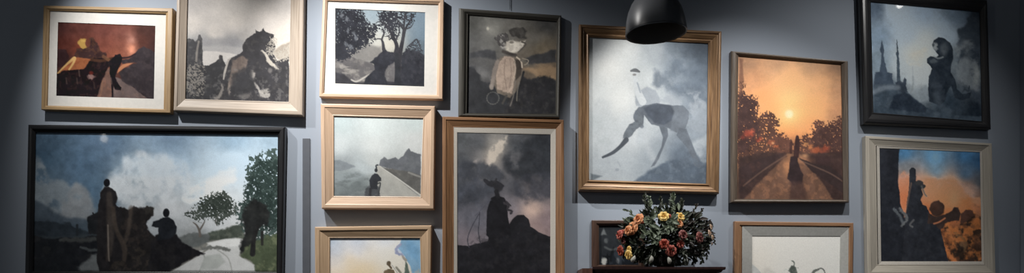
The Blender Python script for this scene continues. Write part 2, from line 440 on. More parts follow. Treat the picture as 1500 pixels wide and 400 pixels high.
def art_trees():
    a = Art([(491,12),(622.7,18),(621.4,126.8),(491,122.3)]).view(485, 5, 3.2)
    a.bg([(30,40,128,140,150),(200,60,168,186,198),(250,120,214,222,224),(400,60,150,172,190),(430,200,120,136,148),(430,150,140,162,180),(210,160,226,226,218),(270,190,232,228,214),(120,250,150,148,146),(230,240,200,196,188),(300,300,120,120,122),(60,350,90,90,94)], 30)
    a.poly([(15,250),(80,245),(130,262),(190,280),(215,300),(180,345),(150,385),(15,385)], (112,110,112), 4, 4, 20, 2, tex=.6, tcol=(160,156,152), ts=24)
    a.mottle([(40,250),(130,262),(205,300),(150,370),(60,340)], (186,182,176), 26, 12, .7, .5, .68, sx=.5, sy=1.4)
    a.poly([(15,320),(60,330),(100,366),(170,372),(330,360),(330,395),(15,395)], (72,72,78), 6, 4, 20, 3)
    a.stroke([(95,358),(120,366),(160,345),(205,318)], [3,4,4,3], (206,202,196), 2)
    a.poly([(90,230),(150,200),(180,190),(235,205),(240,235),(190,275),(130,262)], (142,140,138), 10, 8, 30, 4, a=.8)
    a.poly([(180,276),(215,250),(240,225),(244,210),(252,210),(262,222),(300,232),(312,260),(300,300),(270,290),(255,330),(262,385),(150,385),(165,345),(205,310),(200,285)], (58,60,68), 3, 4, 16, 5, tex=.3, tcol=(82,82,90))
    a.stroke([(246,214),(243,185),(238,168),(248,140),(240,120)], [8,6,4,4,3], (72,72,78), 1.5); a.stroke([(240,168),(218,166),(204,172)], [3,3,1], (84,84,88), 1.5)
    a.poly([(262,300),(300,275),(318,300),(325,372),(270,365),(250,340)], (124,122,124), 5, 5, 20, 6, tex=.5, tcol=(160,158,156))
    a.poly([(330,235),(360,215),(400,222),(440,245),(445,390),(320,390)], (62,64,72), 3, 8, 14, 7, tex=.4, tcol=(88,88,96))
    a.leafy([(350,215),(385,180),(410,170),(425,205),(442,235),(442,260),(350,260)], (74,76,84), 3, 6, 9, 8, .55, 6, .9)
    a.stroke([(356,205),(380,185),(402,170),(418,205)], [2,3,4,2], (78,80,88), 1.5)
    # left tree
    a.leafy([(15,25),(130,22),(150,50),(190,100),(235,90),(215,130),(200,170),(160,200),(120,230),(90,250),(15,260)], (62,64,72), 5, 10, 12, 9, .26, 8)
    a.leafy([(30,70),(110,40),(170,110),(170,190),(60,210)], (50,52,60), 5, 8, 12, 10, .26, 7)
    for x, y in [(75,75),(108,140),(118,165),(70,190),(80,130),(50,60),(95,205)]: a.ell(x,y,8,11,(150,156,164),.6,.6,w=10,seed=int(x))
    a.poly([(15,190),(60,190),(90,250),(60,262),(15,255)], (58,60,68), 5, 8, 14, 11)
    # centre trees
    a.leafy([(220,40),(300,32),(385,42),(392,80),(350,110),(330,90),(310,170),(270,160),(235,120),(225,80)], (70,72,80), 4, 9, 12, 12, .48, 8)
    a.leafy([(225,45),(300,38),(320,80),(290,130),(250,110)], (62,64,72), 4, 8, 10, 13, .36, 8)
    a.stroke([(300,240),(308,200),(290,155),(270,118),(250,95),(230,80)], [10,9,7,5,4,2], (68,68,74), 1.8); a.stroke([(316,330),(318,260),(332,190),(345,130),(362,95),(388,55)], [13,12,9,6,4,2], (66,66,72), 1.8)
    a.stroke([(336,170),(340,120),(344,80),(346,45)], [7,5,4,3], (74,74,80), 1.8); a.stroke([(345,130),(330,110),(320,90),(300,60)], [4,4,3,2], (74,74,80), 1.5); a.stroke([(300,180),(318,140),(322,110)], [4,3,2], (74,74,80), 1.5); a.stroke([(350,120),(372,112),(388,88)],[3,3,1],(74,74,80),1.5)
    a.stroke([(310,390),(312,320),(306,240)], [16,13,10], (60,62,68), 2)
    a.poly([(15,375),(445,378),(445,395),(15,395)], (64,66,72), 5)
    return a

def art_pierrot():
    a = Art([(685.6,20),(816,30),(814,166),(684,165)]).view(680, 20, 2.665)
    a.bg([(30,30,68,68,66),(120,40,104,104,100),(180,50,100,98,94),(320,40,66,66,66),(30,120,74,74,74),(90,110,96,96,94),(280,100,92,90,86),(300,130,104,94,78),(60,180,78,78,78),(40,220,60,60,62),(260,190,84,80,74),(300,210,128,108,86),(250,230,90,80,70),(340,230,90,78,66),(60,320,34,34,38),(320,330,32,32,34),(180,370,34,34,36)], 26)
    a.glow(105,62,26,26,(140,138,132),.6,8); a.ell(92,58,5,6,(176,172,160),.6,.8)
    a.glow(75,240,34,30,(104,104,104),.7,10)
    a.poly([(20,155),(60,142),(120,145),(125,180),(60,172),(20,175)], (56,57,60), 5, 6, 24, 2)
    a.poly([(235,175),(262,162),(300,155),(360,140),(360,190),(300,195),(245,200)], (54,54,56), 5, 6, 24, 3)
    a.poly([(225,215),(280,212),(340,205),(360,215),(360,260),(280,245)], (146,122,96), 8, 8, 24, 4, a=.75)
    a.poly([(15,205),(40,210),(70,265),(110,275),(170,330),(170,400),(15,400)], (40,41,44), 6, 8, 20, 5)
    a.poly([(220,240),(260,255),(310,240),(362,262),(365,400),(150,400),(180,320)], (38,38,41), 5, 8, 16, 6, tex=.35, tcol=(66,64,62))
    a.poly([(128,185),(150,168),(200,172),(228,195),(230,240),(205,300),(180,330),(130,310),(112,260)], (96,88,80), 3, 3, 14, 7)
    a.poly([(134,196),(158,164),(192,172),(202,215),(194,270),(184,312),(160,306),(130,296),(122,240)], (150,134,122), 3, 5, 12, 8, tex=.5, tcol=(124,110,100))
    a.stroke([(192,175),(200,210),(186,285),(170,308)], 1.8, (178,164,150), 2, a=.6, w=4)
    a.poly([(200,180),(216,178),(226,200),(222,240),(200,262),(204,215)], (58,52,48), 3); a.stroke([(205,170),(222,186),(226,210)], 3, (168,156,142), 1.5)
    a.stroke([(130,186),(116,235),(108,290)], [7,9,6], (112,104,98), 3, w=3); a.stroke([(160,180),(156,230),(166,296)], 2, (112,98,90), 2, a=.7, w=3); a.stroke([(178,178),(184,230),(176,290)], 2, (116,102,94), 2, a=.6, w=3); a.stroke([(150,350),(165,320)],4,(60,58,56),3)
    # ring
    for k in range(16):
        t0, t1 = k*math.pi/8, (k+1)*math.pi/8
        a.stroke([(112+24*math.cos(t0), 330+24*math.sin(t0)), (112+24*math.cos(t1), 330+24*math.sin(t1))], 2, (84,84,82), 1.6, a=.6)
    a.ell(106,285,8,12,(120,112,106),.4)
    # head, hat
    a.poly([(118,95),(140,78),(165,72),(175,95),(172,130),(150,140),(135,125)], (66,64,64), 3, 5, 12, 9, tex=.8, tcol=(150,148,144), ts=12)
    a.ell(188,130,26,24,(184,178,166),.4,w=8,ws=10,seed=5); a.poly([(165,108),(240,108),(232,128),(208,150),(175,152)], (190,184,174), 3, 5, 12, 10, tex=.4, tcol=(130,124,116))
    a.poly([(176,66),(200,52),(230,54),(245,70),(236,84),(246,96),(215,98),(205,90),(182,88)], (58,56,54), 3, 5, 12, 11, tex=.4, tcol=(92,90,86))
    a.stroke([(152,148),(175,156),(200,162)], 6, (58,54,52), 3); a.stroke([(225,110),(240,120),(212,150)], 3, (74,70,66), 2); a.ell(185,112,9,5,(88,84,78),.5,.8)
    a.stroke([(222,182),(240,188),(250,200)], 4, (92,88,82), 2, w=3); a.stroke([(228,175),(250,182),(245,195),(235,200)],2,(130,122,110),1.5)
    a.stroke([(232,228),(216,290),(200,345)], 4, (34,34,36), 2); a.stroke([(215,268),(208,300),(205,340)], 2, (96,92,86), 1.5); a.stroke([(200,262),(192,320),(180,360)],2.5,(110,104,98),2,a=.7)
    return a

def art_landscape():
    a = Art([(50,193),(406,197),(404,398.5),(46,397.5)], 0.8).view(0, 0, 1)
    a.bg([(60,205,56,72,88),(150,205,76,95,115),(250,205,104,124,144),(340,205,122,144,162),(400,205,124,142,156),(60,230,50,68,84),(120,240,68,88,108),(250,240,140,160,178),(340,240,180,196,208),(395,250,170,184,194),
          (70,270,74,92,108),(130,280,72,94,114),(200,270,116,130,140),(300,270,172,184,192),(70,320,72,84,94),(120,330,84,96,104),(250,310,152,158,162),(330,300,180,186,190),(350,330,170,172,172),(100,345,76,86,92),(280,340,126,130,132)], 14)
    # light cloud banks
    a.cloud([(48,238),(62,242),(70,262),(88,262),(102,272),(112,268),(125,285),(128,318),(48,320)], (112,120,126), 4, 6, 16, 11, .85, .25, .5, 20)
    a.cloud([(104,275),(120,270),(132,290),(140,318),(90,322)], (118,122,126), 4, 6, 16, 12, .8, .2, .5, 16)
    a.cloud([(175,245),(190,228),(235,228),(262,235),(282,255),(276,280),(255,300),(262,318),(180,300),(150,290),(160,262)], (180,186,191), 7, 9, 16, 13, .92, .2, .6, 20)
    a.cloud([(290,272),(310,258),(332,250),(348,246),(344,262),(325,275),(332,288),(300,290),(280,300),(270,290)], (216,219,220), 5, 6, 12, 14, .95, .15, .45, 16)
    a.cloud([(160,300),(230,300),(290,300),(350,300),(360,330),(180,335)], (170,174,178), 8, 6, 20, 15, .7, .2, .6, 30)
    a.mottle([(170,235),(270,235),(280,300),(170,300)], (196,202,206), 26, 44, .5, .5, .75, soft=8)
    # reflection in the glass, painted into the sky as a paler band
    a.poly([(163,228),(404,229),(404,260),(163,258)], (150,172,190), 5, 0, a=.22)
    # far hills
    a.poly([(44,290),(58,296),(76,308),(98,318),(128,322),(150,330),(150,360),(44,360)], (56,66,76), 3, 2, 16, 16, a=.85)
    a.poly([(44,324),(66,324),(90,327),(102,324),(112,334),(130,340),(150,344),(150,366),(44,366)], (38,44,50), 2, 4, 10, 17)
    a.poly([(44,345),(80,348),(118,344),(150,342),(150,360),(44,360)], (48,54,58), 3, 2, 12, 18)
    a.stroke([(113,344),(113,330)], 1.8, (34,38,42), .8)
    a.poly([(44,345),(66,350),(88,350),(110,348),(144,346),(150,400),(44,402)], (26,27,30), 2, 4, 12, 19, tex=.5, tcol=(44,44,44), ts=14)
    a.stroke([(95,352),(115,352),(140,350)], 3, (56,58,58), 2, w=3); a.stroke([(118,362),(130,366),(146,365)],2,(64,68,70),1.5,w=2); a.stroke([(88,352),(96,350)],2,(60,62,62),1.5)
    a.poly([(112,392),(135,374),(152,372),(156,388),(150,398),(118,398)], (92,96,98), 3, 4, 10, 20)
    # right hills, hedges
    a.poly([(262,346),(276,341),(296,342),(310,346),(312,364),(262,366)], (84,88,88), 2, 3, 8, 21)
    a.poly([(304,344),(322,336),(345,330),(356,328),(360,352),(310,360)], (62,68,62), 2, 4, 9, 22, tex=.5, tcol=(96,100,92), ts=8)
    # ground and pale road
    a.poly([(150,392),(230,398),(404,400),(404,350),(310,352),(290,362),(250,365)], (110,110,106), 2)
    a.poly([(240,400),(278,372),(300,366),(305,356),(345,348),(356,350),(350,374),(372,388),(380,400)], (168,170,170), 1.8, 1, 10, 23)
    a.poly([(303,356),(320,364),(350,360),(352,350),(330,350)], (186,188,188), 1.5)
    a.stroke([(252,396),(290,374),(306,364)], 1.2, (110,110,106), 1); a.stroke([(296,370),(300,380),(292,398)], 1, (130,132,130), .8); a.stroke([(318,366),(334,378),(340,398)], .9, (142,144,142), .8)
    a.stroke([(296,364),(318,362),(336,366)], 2, (92,94,92), 1.3, w=3); a.poly([(300,375),(322,372),(330,384),(318,394),(292,396)], (148,152,150), 2)
    # light tree on the plain
    a.stroke([(293,346),(292,338),(288,330),(283,326)], [2,1.7,1.2,.7], (88,84,80), .7); a.stroke([(292,338),(297,330),(300,324)], [1.4,1.1,.6], (88,84,80), .7); a.stroke([(318,330),(316,322),(322,312)],1,(80,80,76),.7)
    a.leafy([(274,312),(286,304),(296,292),(312,284),(330,284),(343,294),(346,308),(338,316),(322,326),(312,320),(298,322),(282,320)], (62,68,64), 2, 4, 5, 24, .30, 4)
    a.leafy([(292,300),(312,288),(332,290),(340,304),(320,314),(300,312)], (46,52,48), 2, 3, 5, 25, .38, 4)
    # big tree at the right
    a.leafy([(350,300),(358,292),(362,250),(368,232),(388,226),(410,230),(412,400),(380,400),(375,350),(350,330)], (58,70,68), 2, 5, 6, 26, .30, 5)
    a.leafy([(358,300),(364,262),(374,240),(392,235),(408,240),(408,330),(370,330)], (40,50,48), 2, 4, 6, 27, .34, 4)
    a.poly([(360,300),(372,292),(390,300),(398,312),(392,330),(378,334),(374,360),(360,374),(352,366),(358,334),(352,316)], (34,35,35), 2.5, 5, 7, 28, tex=.4, tcol=(50,52,48))
    a.poly([(352,374),(360,362),(378,352),(390,346),(410,340),(410,402),(378,402),(372,388)], (66,74,58), 2, 5, 8, 29, tex=.7, tcol=(96,102,80), ts=9)
    a.stroke([(370,372),(372,350),(378,332)], [4,3,2.5], (34,34,34), 1.2); a.stroke([(384,358),(384,340)],2,(38,38,36),1)
    # wagon-like dark mass in the middle
    a.poly([(128,318),(140,312),(150,308),(150,345),(144,344),(130,342)], (30,30,32), 1.5, 2, 6, 30)
    a.poly([(146,314),(156,310),(166,313),(172,305),(182,302),(188,307),(196,303),(206,306),(214,302),(223,305),(224,314),(217,320),(215,330),(220,342),(232,352),(250,400),(150,400),(146,372),(148,345)], (32,30,30), 1.5, 3, 8, 31, tex=.6, tcol=(52,46,43), ts=9)
    a.stroke([(192,304),(190,330),(182,356)], 3, (70,62,56), 2, a=.6, w=2); a.stroke([(206,306),(204,335),(210,362)],2.5,(30,28,28),2,a=.8); a.mottle([(160,365),(215,365),(218,400),(158,400)], (60,54,48), 7, 52, .5, .5, .7)
    a.ell(218,308,7,6,(44,42,40),.3,w=4,ws=5); a.ell(135,332,6,9,(26,27,29),.25); a.ell(131,322,3.5,5,(26,27,29),.3); a.stroke([(136,312),(139,318)],1,(30,30,32),.6)
    # standing robed figure
    a.ell(156.5,268,4.6,6,(24,24,27),.15)
    a.poly([(153,274),(160,274),(170,280),(173,290),(170,300),(178,306),(180,322),(172,330),(180,356),(186,372),(182,380),(166,384),(158,398),(146,400),(142,384),(142,340),(144,300),(147,290),(147,282)], (33,31,32), 1, 1.5, 7, 32)
    a.stroke([(160,285),(161,310),(162,350),(158,380)], [4,5,5,3], (62,56,52), 2.5, a=.7); a.stroke([(166,305),(170,335),(182,362),(182,380)], [3,3,4,3], (66,58,52), 1.8, a=.7); a.stroke([(158,330),(159,372),(160,382)],1.1,(120,112,104),1,a=.7)
    # seated figure on the mound
    a.poly([(216,400),(222,356),(228,344),(240,340),(258,342),(266,354),(284,364),(300,372),(280,380),(245,400)], (26,25,27), 1.3, 2, 7, 33, tex=.25, tcol=(44,42,40))
    a.ell(243.5,312,4.8,6.5,(22,23,26),.15); a.poly([(239,318),(247,318),(254,323),(259,332),(258,342),(250,350),(230,352),(232,342),(232,334),(222,331),(224,325),(233,322)], (28,30,34), 1, 1, 6, 34)
    a.poly([(44,396),(404,397),(404,404),(44,404)], (24,24,24), 2, 0, a=.6)
    return a

def art_road():
    a = Art([(488,169),(619.6,172.4),(615.8,288),(488,286.7)]).view(485, 165, 3.08)
    a.bg([(40,40,192,206,208),(200,60,216,226,226),(380,40,204,216,216),(40,150,206,214,216),(200,150,220,226,226),(380,130,212,216,216),(60,220,160,168,172),(130,240,182,192,196),(190,220,200,206,206),(60,300,138,148,150),(130,320,128,138,140),(250,300,170,172,168),(60,370,112,120,122),(200,372,110,116,116)], 26)
    a.poly([(12,215),(40,212),(70,225),(110,244),(80,256),(12,265)], (134,142,148), 4, 4, 20, 2)
    a.poly([(12,270),(90,262),(150,268),(160,290),(60,310),(12,330)], (150,160,164), 10, 5, 30, 3, a=.6)
    a.poly([(125,250),(160,238),(200,246),(196,280),(140,275)], (188,198,202), 10, 3, 20, 4, a=.6)
    a.mottle([(12,290),(180,270),(180,378),(12,380)], (104,112,114), 20, 21, .6, .42, .7, sx=.5)
    a.poly([(214,240),(222,215),(240,200),(255,212),(275,208),(290,202),(305,212),(325,195),(340,170),(350,160),(362,174),(385,182),(404,186),(404,300),(300,262)], (104,108,114), 2.5, 3, 12, 5, tex=.4, tcol=(124,128,132), ts=26)
    a.poly([(212,240),(240,248),(300,258),(360,268),(404,282),(404,376),(360,350),(260,275)], (100,100,98), 3, 3, 12, 6, tex=.5, tcol=(122,120,116))
    a.stroke([(350,270),(380,282),(404,290)], 4, (160,160,156), 3, a=.8)
    a.poly([(208,240),(222,240),(300,300),(400,380),(180,385),(206,300)], (182,182,176), 2)
    a.poly([(215,250),(300,340),(330,380),(215,382)], (168,169,165), 12, a=.5)
    a.stroke([(216,240),(290,290),(402,372)], [1,2.5,4], (204,204,198), 1.5)
    # rider
    a.poly([(150,378),(155,345),(175,328),(215,330),(220,378)], (74,78,82), 3, 5, 10, 7, tex=.5, tcol=(104,108,112), ts=8)
    a.poly([(176,330),(172,305),(182,285),(196,274),(212,278),(226,294),(226,310),(212,312),(208,345),(178,345)], (44,48,54), 2, 2, 8, 8)
    a.ell(203,260,7,9,(42,46,50),.2); a.stroke([(205,250),(203,240),(210,236)], 3.5, (56,60,64), 1.5); a.stroke([(212,320),(222,318),(218,345),(212,375)],3,(66,70,72),2)
    a.stroke([(178,345),(176,372)],6,(50,52,56),3)
    return a

def art_sunset_clouds():
    a = Art([(482.3,348.8),(614.8,348.8),(619,470),(482,470)], 1.0).view(475, 335, 6.156)
    a.bg([(60,110,152,164,178),(300,110,170,178,190),(550,110,184,188,194),(100,200,164,170,180),(300,200,180,182,188),(560,220,198,196,190),(100,300,184,180,176),(250,300,206,192,170),(400,260,196,192,184),(380,340,220,204,178),(600,300,206,202,192),(100,400,200,188,172),(300,400,222,202,170),(600,400,200,196,184),(400,600,190,170,150),(700,600,120,110,100)], 60)
    a.glow(350,400,160,70,(228,210,176),.6,20)
    a.poly([(700,90),(870,80),(880,420),(800,420),(770,330),(735,275),(720,245),(690,215),(655,180),(680,140)], (112,146,172), 6, 8, 30, 2)
    a.poly([(740,100),(800,120),(850,180),(850,300),(790,260),(740,200)], (96,136,168), 20, 10, 40, 3, a=.7)
    a.stroke([(690,140),(665,165),(650,200),(665,225),(695,232),(715,250)], [12,12,14,14,10,6], (128,134,158), 6, w=8, ws=20); a.stroke([(668,190),(690,214)], 8, (160,170,186), 6)
    a.stroke([(700,245),(725,275),(735,285)], [5,12,12], (140,136,128), 5, w=4); a.poly([(735,285),(752,330),(770,400),(780,420),(722,420),(728,340)], (82,94,86), 4, 6, 20, 4)
    a.poly([(800,420),(830,380),(858,360),(880,420)], (140,152,156), 8, 10, 16, 5)
    a.ell(582,314,20,22,(82,72,58),.25,w=4); a.stroke([(585,330),(604,356)], 9, (88,76,60), 4); a.poly([(532,420),(540,380),(580,362),(625,372),(650,420)], (96,84,66), 4, 4, 20, 6); a.stroke([(610,330),(640,370),(660,400)], 4, (150,150,148), 3); a.stroke([(650,350),(690,400)], 10, (120,118,108), 6)
    a.poly([(480,420),(680,420),(720,900),(420,900)], (92,80,64), 8, 14, 40, 7); a.poly([(0,620),(900,600),(900,900),(0,900)], (110,98,78), 20, 20, 60, 8)
    return a

def art_storm():
    a = Art([(669.8,194),(806.6,197),(806,418),(670,418)]).view(665, 190, 1.905)
    a.bg([(20,30,66,69,72),(70,40,62,65,70),(120,40,136,132,126),(170,40,62,65,70),(250,40,44,47,52),(30,90,56,59,64),(70,85,98,97,98),(105,75,172,162,150),(150,90,80,81,86),(240,100,46,48,54),(30,170,52,55,62),(100,200,70,71,78),(170,160,64,66,72),(240,170,88,86,90),(60,250,86,87,96),(160,230,128,118,122),(215,225,172,150,140),(255,250,120,106,110),(40,310,112,104,110),(230,270,130,112,110),(150,220,110,108,116)], 22)
    a.cloud([(20,100),(80,95),(130,108),(140,150),(100,190),(20,200)], (50,53,60), 8, 10, 26, 2, .8, .2, .5, 30); a.cloud([(150,60),(270,20),(270,130),(200,140),(150,110)], (42,45,50), 8, 12, 30, 3, .85, .2, .5, 34)
    a.cloud([(95,70),(125,30),(150,15),(140,50),(115,85),(100,100)], (186,176,164), 5, 8, 14, 4, .8, .2, .5, 14); a.cloud([(50,85),(90,78),(100,95),(70,98)], (170,160,154), 4, 6, 12, 5, .6)
    a.cloud([(10,150),(70,140),(110,170),(90,220),(30,230),(10,200)], (68,72,82), 10, 10, 26, 6, .5); a.glow(218,225,24,20,(196,170,156),.6,10)
    a.cloud([(170,140),(265,120),(265,190),(210,205),(180,190)], (56,58,66), 8, 10, 26, 7, .7, .3, .6)
    a.poly([(5,322),(40,325),(95,310),(150,270),(162,250),(178,238),(195,238),(208,250),(214,270),(236,286),(272,300),(272,480),(5,480)], (27,27,31), 1.5, 1.5, 10, 8)
    a.poly([(90,295),(92,225),(104,190),(118,184),(140,190),(148,205),(150,240),(158,280),(170,400),(172,480),(85,480),(86,360),(96,300)], (24,24,28), 1.3, 1, 8, 9)
    a.ell(124,160,12,13,(42,42,46),.25,w=3,ws=6); a.stroke([(86,140),(98,150),(118,152),(135,158)], [4,7,9,5], (40,40,45), 1.5, w=2, ws=5); a.stroke([(112,150),(118,138)],3,(42,42,46),1.2); a.stroke([(118,172),(122,186)],6,(34,34,38),2)
    a.stroke([(140,205),(152,210),(150,222),(162,228),(158,234)], 3, (48,46,50), 1.5, w=2, ws=5); a.stroke([(146,200),(158,212)],2,(52,50,54),1.2)
    a.stroke([(42,328),(38,305),(48,275),(64,245),(72,232)], 1.3, (60,60,68), .8); a.stroke([(72,230),(70,262),(68,285),(74,318)], 1.2, (54,54,62), .8); a.stroke([(60,240),(92,206),(104,196)], .8, (70,70,80), .6)
    a.mottle([(60,300),(265,300),(265,420),(60,420)], (38,37,40), 12, 17, .5)
    return a

def art_beast():
    a = Art([(863.5,52.5),(1039,61.5),(1036,268.5),(863.5,262.6)]).view(860, 50, 1.818)
    a.bg([(20,30,196,202,206),(100,40,222,226,226),(60,90,232,234,232),(20,150,214,219,220),(90,170,224,227,226),(180,40,172,180,186),(230,30,110,122,134),(300,40,86,98,112),(170,120,196,202,204),(230,100,124,136,148),(300,110,98,110,124),(20,250,184,192,196),(120,270,196,202,206),(60,350,172,180,186),(180,330,150,160,168),(300,200,120,131,143),(300,260,126,137,148),(250,330,92,104,118),(300,370,92,104,118),(180,200,190,197,202)], 24)
    a.cloud([(180,130),(200,60),(260,30),(325,30),(325,170),(270,165),(230,160)], (94,106,120), 8, 12, 34, 2, .75, .3, .6, 40); a.cloud([(190,175),(230,165),(270,155),(310,165),(325,260),(270,245),(240,200)], (160,168,176), 5, 10, 18, 3, .8, .3, .55, 24)
    a.cloud([(262,240),(325,200),(325,330),(270,300)], (140,150,160), 8, 10, 24, 4, .7, .3, .6); a.cloud([(10,190),(60,180),(110,230),(80,300),(10,320)], (196,202,206), 10, 12, 40, 5, .6)
    a.poly([(120,395),(170,362),(210,340),(240,332),(262,345),(330,350),(330,400)], (84,96,110), 4, 5, 18, 6, tex=.4, tcol=(112,124,136)); a.poly([(10,372),(40,378),(10,392)], (108,118,126), 3)
    a.cloud([(280,290),(325,270),(325,340),(300,330)], (176,184,190), 5, 6, 14, 7, .7)
    # pale rider body behind
    a.poly([(128,150),(140,150),(160,140),(182,150),(194,168),(192,190),(160,200),(130,190)], (158,166,174), 3, 2, 12, 8); a.poly([(140,190),(155,196),(158,250),(150,300),(130,290),(140,240)], (180,188,194), 5, 3, 12, 9, a=.8)
    a.stroke([(128,104),(130,130),(136,155),(148,180)], [5,6,9,10], (198,204,208), 1.5); a.stroke([(134,130),(142,155)],2,(140,150,160),1.5,a=.7); a.stroke([(117,98),(128,96),(139,100)], [2.5,5,2.5], (98,102,106), 1.2); a.ell(126,108,5,3,(130,130,130),.4)
    # hind quarter and belly
    a.poly([(128,205),(150,190),(185,184),(225,190),(255,190),(270,205),(270,225),(262,250),(248,255),(238,262),(215,250),(195,246),(170,240),(152,215),(150,240),(140,240),(132,225)], (96,104,114), 1.5, 1, 10, 10)
    a.poly([(232,192),(258,192),(270,208),(268,232),(258,252),(240,262),(222,256),(226,225)], (108,116,126), 4, 2, 14, 11)
    a.poly([(150,196),(180,186),(222,190),(232,205),(226,230),(205,242),(180,236),(160,216)], (72,80,92), 3, 2, 14, 12)
    a.stroke([(140,200),(132,222),(146,246)], [6,9,5], (104,112,122), 2); 
    a.poly([(246,250),(264,252),(276,282),(288,312),(298,338),(296,354),(286,350),(280,330),(264,300),(238,270)], (98,106,116), 1.8)
    a.poly([(190,240),(214,250),(216,270),(204,300),(192,330),(180,350),(170,354),(180,336),(198,300),(202,275)], (96,104,114), 1.6); a.stroke([(286,335),(298,352)],5,(92,102,114),2)
    # head reaching down
    a.poly([(140,208),(150,225),(146,245),(132,252),(120,270),(106,280),(95,280),(98,262),(112,240),(128,232)], (104,112,120), 1.6, 2, 10, 13, tex=.4, tcol=(66,72,82)); a.poly([(95,278),(104,276),(108,292),(100,300)], (196,200,204), 2)
    a.stroke([(104,282),(88,300),(68,316),(42,328)], [7,5,4.5,3], (70,76,84), 1.4); a.ell(80,361,5,4,(140,148,156),.5,.8); a.stroke([(82,340),(88,352)],1.5,(150,158,164),1.5,a=.6); a.stroke([(150,256),(160,300),(176,330)],8,(186,192,198),8,a=.5)
    return a

def art_street():
    a = Art([(1082.5,80.5),(1233,92.5),(1237,292),(1080.5,291)]).view(1080, 80, 1.82)
    a.bg([(20,20,160,124,98),(100,20,196,152,118),(200,25,184,144,112),(270,30,146,114,90),(40,70,206,150,110),(140,70,248,190,136),(220,80,226,170,122),(275,100,176,134,104),(60,120,236,164,110),(140,120,255,214,150),(210,140,246,182,124),(270,160,190,138,104),(100,170,240,156,98),(140,200,216,130,80),(190,190,224,148,98),(140,240,150,100,76),(140,300,92,70,58),(60,360,60,48,44),(240,370,54,44,40)], 20)
    a.glow(138,160,80,60,(255,206,136),.45); a.glow(138,160,38,34,(255,214,140),.85); a.glow(138,158,18,17,(255,228,160),1); a.ell(138,158,10,10,(255,250,206),.5)
    a.mottle([(5,10),(275,30),(275,180),(5,170)], (244,176,124), 34, 22, .25, .45, .8, sx=.4)
    # trees left
    a.leafy([(5,100),(15,78),(18,100),(30,112),(50,112),(52,140),(58,160),(80,156),(100,166),(112,184),(110,205),(140,232),(140,262),(5,300)], (84,58,50), 3, 7, 8, 2, .22, 6)
    a.leafy([(5,110),(30,118),(46,130),(48,165),(58,215),(5,260)], (68,48,46), 3, 6, 8, 3, .22, 6)
    a.leafy([(100,220),(125,218),(142,236),(140,262),(100,262)], (96,64,54), 3, 5, 8, 4, .3, 7)
    a.leafy([(165,232),(180,215),(200,215),(202,190),(220,180),(238,188),(262,172),(282,170),(285,280),(200,275),(165,262)], (96,66,56), 3, 6, 8, 5, .22, 6)
    a.leafy([(205,200),(240,195),(280,190),(280,270),(210,270)], (74,52,48), 3, 6, 8, 6, .30, 6)
    a.poly([(5,10),(14,12),(18,70),(10,110),(5,110)], (120,84,68), 3, 2, a=.8)
    for x, y, r, c in [(28,212,14,(168,74,56)),(40,205,8,(190,92,68)),(60,226,9,(150,66,50)),(90,236,8,(150,84,60)),(104,246,6,(176,98,66)),(212,256,14,(176,92,60)),(236,250,10,(160,76,54)),(196,246,8,(190,120,76)),(182,240,6,(200,140,90)),(15,222,8,(130,60,50)),(232,262,12,(130,66,50))]:
        a.ell(x,y,r,r*.7,c,.6,.75,w=6,ws=7,seed=int(x))
    for x, y in [(75,268),(95,236),(150,268),(220,270)]: a.ell(x,y,4,3,(226,170,120),.6,.6)
    # ground
    a.poly([(5,275),(60,262),(138,262),(160,262),(285,262),(285,400),(5,400)], (62,46,44), 4, 4, 14, 7, tex=.4, tcol=(84,62,54))
    a.poly([(134,264),(166,264),(186,290),(230,345),(262,395),(10,395),(50,350),(110,290)], (106,78,64), 3, 2, 12, 8, tex=.5, tcol=(150,106,80), ts=10)
    a.poly([(5,300),(60,276),(128,262),(134,270),(70,310),(5,370)], (58,44,44), 2, 2, 12, 9, tex=.3, tcol=(90,60,52))
    a.stroke([(16,350),(70,308),(132,268)], 2, (130,100,84), 1.5, a=.5)
    a.glow(138,300,16,26,(214,150,104),.7); a.glow(175,282,20,8,(214,150,110),.7); a.glow(180,270,10,6,(236,176,124),.6)
    a.poly([(165,276),(200,290),(246,296),(285,330),(285,372),(240,340),(200,312)], (54,42,42), 2, 2, 10, 10); a.stroke([(168,282),(210,300),(250,318),(284,340)], 2, (130,102,88), 1.5, a=.5)
    a.poly([(205,272),(250,272),(246,296),(215,294)], (58,42,42), 3)
    # figures and shadow reaching forward
    a.poly([(142,272),(158,270),(166,300),(176,322),(172,345),(150,350),(134,330)], (50,38,40), 2, 2, 8, 11); a.poly([(140,340),(172,336),(192,395),(140,395)], (74,54,50), 6, 3, 10, 12, a=.8)
    a.stroke([(143,262),(143,240),(144,234)], [3,4,3], (70,46,42), 1.2); a.stroke([(160,272),(160,240),(160,222)], [4,7,4.5], (58,38,38), 1.3); a.ell(160,220,4,5,(58,38,38),.3); a.stroke([(153,245),(153,272)],2,(58,38,38),1)
    return a

